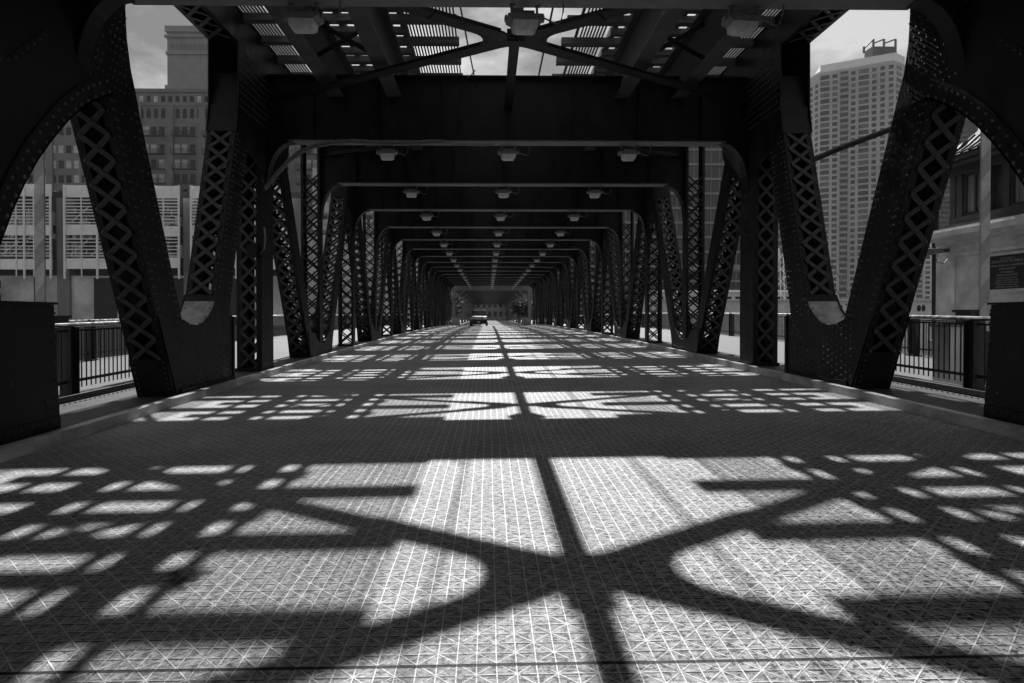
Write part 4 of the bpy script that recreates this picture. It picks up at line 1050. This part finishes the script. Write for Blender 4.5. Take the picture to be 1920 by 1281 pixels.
# trees by the far bridge end
def tree(x, y, h, r, label):
    T = empty('street_tree', (x, y, 0.1), label, 'tree', 'trees at the far end of the bridge')
    g = MB(); g.tube([(x, y, 0.1), (x + .1, y, h * .3), (x, y + .1, h * .6), (x + .15, y, h * .85)], [.16, .13, .09, .03], 7)
    for k in range(7):
        a = k * .9; z = h * (.35 + .07 * k); g.tube([(x, y, z), (x + r * .4 * math.cos(a), y + r * .4 * math.sin(a), z + .5), (x + r * .75 * math.cos(a), y + r * .75 * math.sin(a), z + 1.1)], [.06, .04, .015], 5)
    g.build('trunk', M['bark'], T)
    g = MB()
    cl = [(x + random.uniform(-.7, .7) * r, y + random.uniform(-.7, .7) * r, h * random.uniform(.4, .95)) for _ in range(30)]
    for c_ in cl:
        for _ in range(70):
            p = Vector(c_) + Vector((random.gauss(0, .33), random.gauss(0, .33), random.gauss(0, .27))) * r * .55
            u = Vector((random.uniform(-1, 1), random.uniform(-1, 1), random.uniform(-.6, .6))).normalized() * .13; v = u.cross(Vector((random.uniform(-1, 1), random.uniform(-1, 1), 1))).normalized() * .08
            g.add([p - u, p + v, p + u, p - v], [(0, 1, 2, 3)])
    g.build('crown', M['leaf'], T)
tree(wx(988, 104), 104, 3.9, 1.3, 'dark bushy tree on the right past the end of the bridge')
tree(wx(850, 106), 106, 5.2, 1.5, 'dark narrow tree on the left past the end of the bridge')
tree(wx(972, 122), 122, 4.2, 1.4, 'smaller dark tree behind the bushy one past the bridge end')
# concrete barriers
def barrier(x, y, label):
    g = MB(); g.prism_y([(x - .75, .16), (x + .75, .16), (x + .62, .45), (x + .55, 1.25), (x - .55, 1.25), (x - .62, .45)], y - .2, y + .2)
    g.box(x - .5, x + .5, y - .215, y - .203, .75, .80)
    tag(g.build('concrete_barrier', M['barrier']), label, 'barrier', 'concrete barriers at the far bridge end')
barrier(wx(854, 93.5), 93.5, 'pale concrete barrier on the left at the far bridge end')
barrier(wx(986, 93.5), 93.5, 'pale concrete barrier on the right at the far bridge end')
# traffic signal over the street
TS = empty('traffic_signal', (wx(897, 120), 120, 0.2), 'dark traffic signal on a mast arm above the approaching car', 'traffic signal')
MB().tube([(-6.6, 120, .3), (-6.6, 120, 4.1)], .09, 8).tube([(-6.6, 120, 4.0), (-2.2, 120, 3.9)], .06, 8).build('mast', M['iron'], TS)
MB().box(wx(897, 120) - .2, wx(897, 120) + .2, 119.8, 120.1, 3.1, 4.1).build('signal_head', M['iron'], TS)

# ------------------------------------------------------------------ cars
def car(x, y, label, mat, k=1.0):
    z = zr(x, y) if y < 91.5 else 0.167
    T = empty('car', (x, y, z), label, 'car')
    w = 0.98
    def X(*a): return a
    # body: cross sections along y (front at -y)
    secs = [(-2.35, .86, .34, .86), (-2.2, .95, .26, 1.02), (-1.3, .98, .30, 1.12), (-0.95, .98, .30, 1.16), (1.9, .98, .30, 1.18), (2.3, .93, .36, 1.1)]
    g = MB(); vs = []
    for (yy_, hw, z0, z1) in secs:
        vs += [(x + a * hw, y + yy_, z + zz) for a, zz in ((-.94, z0), (.94, z0), (1, z0 + .2), (1, z1 - .22), (.90, z1), (-.90, z1), (-1, z1 - .22), (-1, z0 + .2))]
    n = len(secs); fs = [tuple(range(8)), tuple(reversed(range(8 * n - 8, 8 * n)))]
    for i in range(n - 1):
        for j in range(8): fs.append((8 * i + j, 8 * i + 8 + j, 8 * i + 8 + (j + 1) % 8, 8 * i + (j + 1) % 8))
    g.add(vs, fs); g.build('body', mat, T)
    g = MB(); vs = []
    cab = [(-1.0, .86, 1.17), (-.35, .72, 1.80), (1.6, .72, 1.84), (2.15, .82, 1.2)]
    vs = [(x + a * hw, y + yy_, z + zz) for yy_, hw, zz in cab for a in (-1, 1)]
    vs += [(x + a * .88, y + yy_, z + 1.15) for yy_ in (-.98, 2.12) for a in (-1, 1)]
    g.add(vs, [(0, 1, 3, 2), (2, 3, 5, 4), (4, 5, 7, 6), (0, 2, 4, 6), (1, 7, 5, 3), (0, 6, 7, 1)]); g.build('cabin', mat, T)
    g = MB(); a, c = Vector((x, y - .97, z + 1.22)), Vector((x, y - .39, z + 1.76)); nr = Vector((0, -.63, .58)).normalized()
    g.bar(a + nr * .012, c + nr * .012, 1.42, .01, nr); g.build('windscreen', M['carg'], T)
    for s in (-1, 1):
        MB().tube([(x + s * .75, y - .2, z + 1.86), (x + s * .75, y + 1.5, z + 1.88)], .03, 6).build('roof_rail', M['chrome'], T)
        MB().box(x + s * 1.0, x + s * 1.20, y - .75, y - .60, z + 1.12, z + 1.34).build('mirror', mat, T)
        MB().box(x + s * .62, x + s * .90, y - 2.36, y - 2.26, z + .80, z + .96).build('headlight', M['head'], T)
        for yy_ in (-1.45, 1.45):
            o = MB().tube([(x + s * .76, y + yy_, z + .36), (x + s * 1.0, y + yy_, z + .36)], .36, 18).build('wheel', M['tyre'], T)
            MB().tube([(x + s * .98, y + yy_, z + .36), (x + s * 1.015, y + yy_, z + .36)], .22, 14).build('rim', M['chrome'], o)
    g = MB(); g.box(x - .58, x + .58, y - 2.385, y - 2.34, z + .78, z + .81); g.box(x - .58, x + .58, y - 2.385, y - 2.34, z + .93, z + .96)
    for k_ in range(9): g.box(x - .5 + k_ * .125 - .01, x - .5 + k_ * .125 + .01, y - 2.38, y - 2.35, z + .81, z + .93)
    g.build('grille', M['chrome'], T)
    MB().box(x - .85, x + .85, y - 2.44, y - 2.30, z + .42, z + .60).build('bumper', mat, T)
    MB().box(x - .76, x + .76, y - 1.06, y - 1.0, z + 1.165, z + 1.2).build('wiper_cowl', M['chrome'], T)
    MB().box(x - .17, x + .17, y - 2.46, y - 2.443, z + .44, z + .57).build('number_plate', M['white'], T)
    T.scale = (1.12, 1.12, 1.12)
    return T
car(wx(898, 84), 84.3, 'dark sport utility car driving toward the viewer down the bridge', M['car'])

# ------------------------------------------------------------------ sun, sky, camera
EL, AZ = R(38.5), R(-0.5)
sd = Vector((math.sin(AZ) * math.cos(EL), math.cos(AZ) * math.cos(EL), math.sin(EL)))
sl = bpy.data.lights.new('sun', 'SUN'); sl.energy = 4.5; sl.angle = R(0.55); sl.color = (1, 1, 1)
so = bpy.data.objects.new('sun', sl); C.objects.link(so); so.rotation_euler = (-sd).to_track_quat('-Z', 'Y').to_euler()
wd = bpy.data.worlds.new('World'); bpy.context.scene.world = wd; wd.use_nodes = True; nt = wd.node_tree
bg = nt.nodes['Background']; sky = N(nt, 'ShaderNodeTexSky', sky_type='NISHITA'); sky.sun_disc = False; sky.sun_elevation = EL; sky.sun_rotation = AZ
sky.dust_density = 2.0
bw = N(nt, 'ShaderNodeRGBToBW'); L(nt, sky.outputs[0], bw.inputs[0])
tc = N(nt, 'ShaderNodeTexCoord'); mp = N(nt, 'ShaderNodeMapping'); mp.inputs['Scale'].default_value = (1, 1, 2.6); L(nt, tc.outputs['Generated'], mp.inputs['Vector'])
cn = N(nt, 'ShaderNodeTexNoise'); cn.inputs['Scale'].default_value = 3.2; cn.inputs['Detail'].default_value = 9; cn.inputs['Roughness'].default_value = 0.58; L(nt, mp.outputs[0], cn.inputs['Vector'])
cr = N(nt, 'ShaderNodeMapRange'); L(nt, cn.outputs['Fac'], cr.inputs[0]); cr.inputs[1].default_value = 0.42; cr.inputs[2].default_value = 0.60; cr.inputs[3].default_value = 0.5; cr.inputs[4].default_value = 1.45
sk = mathn(nt, 'MULTIPLY', mathn(nt, 'MULTIPLY_ADD', bw.outputs[0], 0.15, 4.3), cr.outputs[0])
cb = N(nt, 'ShaderNodeCombineColor')
for i in range(3): L(nt, sk, cb.inputs[i])
L(nt, cb.outputs[0], bg.inputs['Color']); bg.inputs['Strength'].default_value = 0.05

cam = bpy.data.cameras.new('camera'); co = bpy.data.objects.new('camera', cam); C.objects.link(co)
cam.sensor_width = 36; cam.lens = 36 * F / 1920; cam.clip_start = 0.05; cam.clip_end = 3000
YAWPX, PITPX = 18.0, 15.0
yaw = -math.atan(YAWPX / F); pitch = -math.atan(PITPX / F)
co.location = (CX, 0, CZ); co.rotation_euler = (math.pi / 2 + pitch, 0, yaw)
cam.shift_x = (960 - VX - YAWPX) / 1920; cam.shift_y = -(640.5 - VY - PITPX) / 1920
sc = bpy.context.scene; sc.camera = co
sc.view_settings.view_transform = 'Standard'; sc.view_settings.look = 'None'; sc.view_settings.exposure = 0.8; sc.view_settings.gamma = 1
sc.view_settings.use_curve_mapping = False
sc.cycles.use_denoising = True; sc.cycles.max_bounces = 6; sc.cycles.diffuse_bounces = 4; sc.cycles.glossy_bounces = 3
sc.cycles.sample_clamp_indirect = 4

# ------------------------------------------------------------------ haze
HAZE = 0.0001
if HAZE:
    m, nt, b = newmat('haze_air'); nt.nodes.remove(b); pv = N(nt, 'ShaderNodeVolumePrincipled'); pv.inputs['Density'].default_value = HAZE
    pv.inputs['Color'].default_value = (.9, .9, .9, 1); pv.inputs['Anisotropy'].default_value = 0.2
    L(nt, pv.outputs[0], nt.nodes['Material Output'].inputs['Volume'])
    tag(MB().box(-320, 420, -60, 520, -7.2, 150).build('haze', m), kind='stuff')
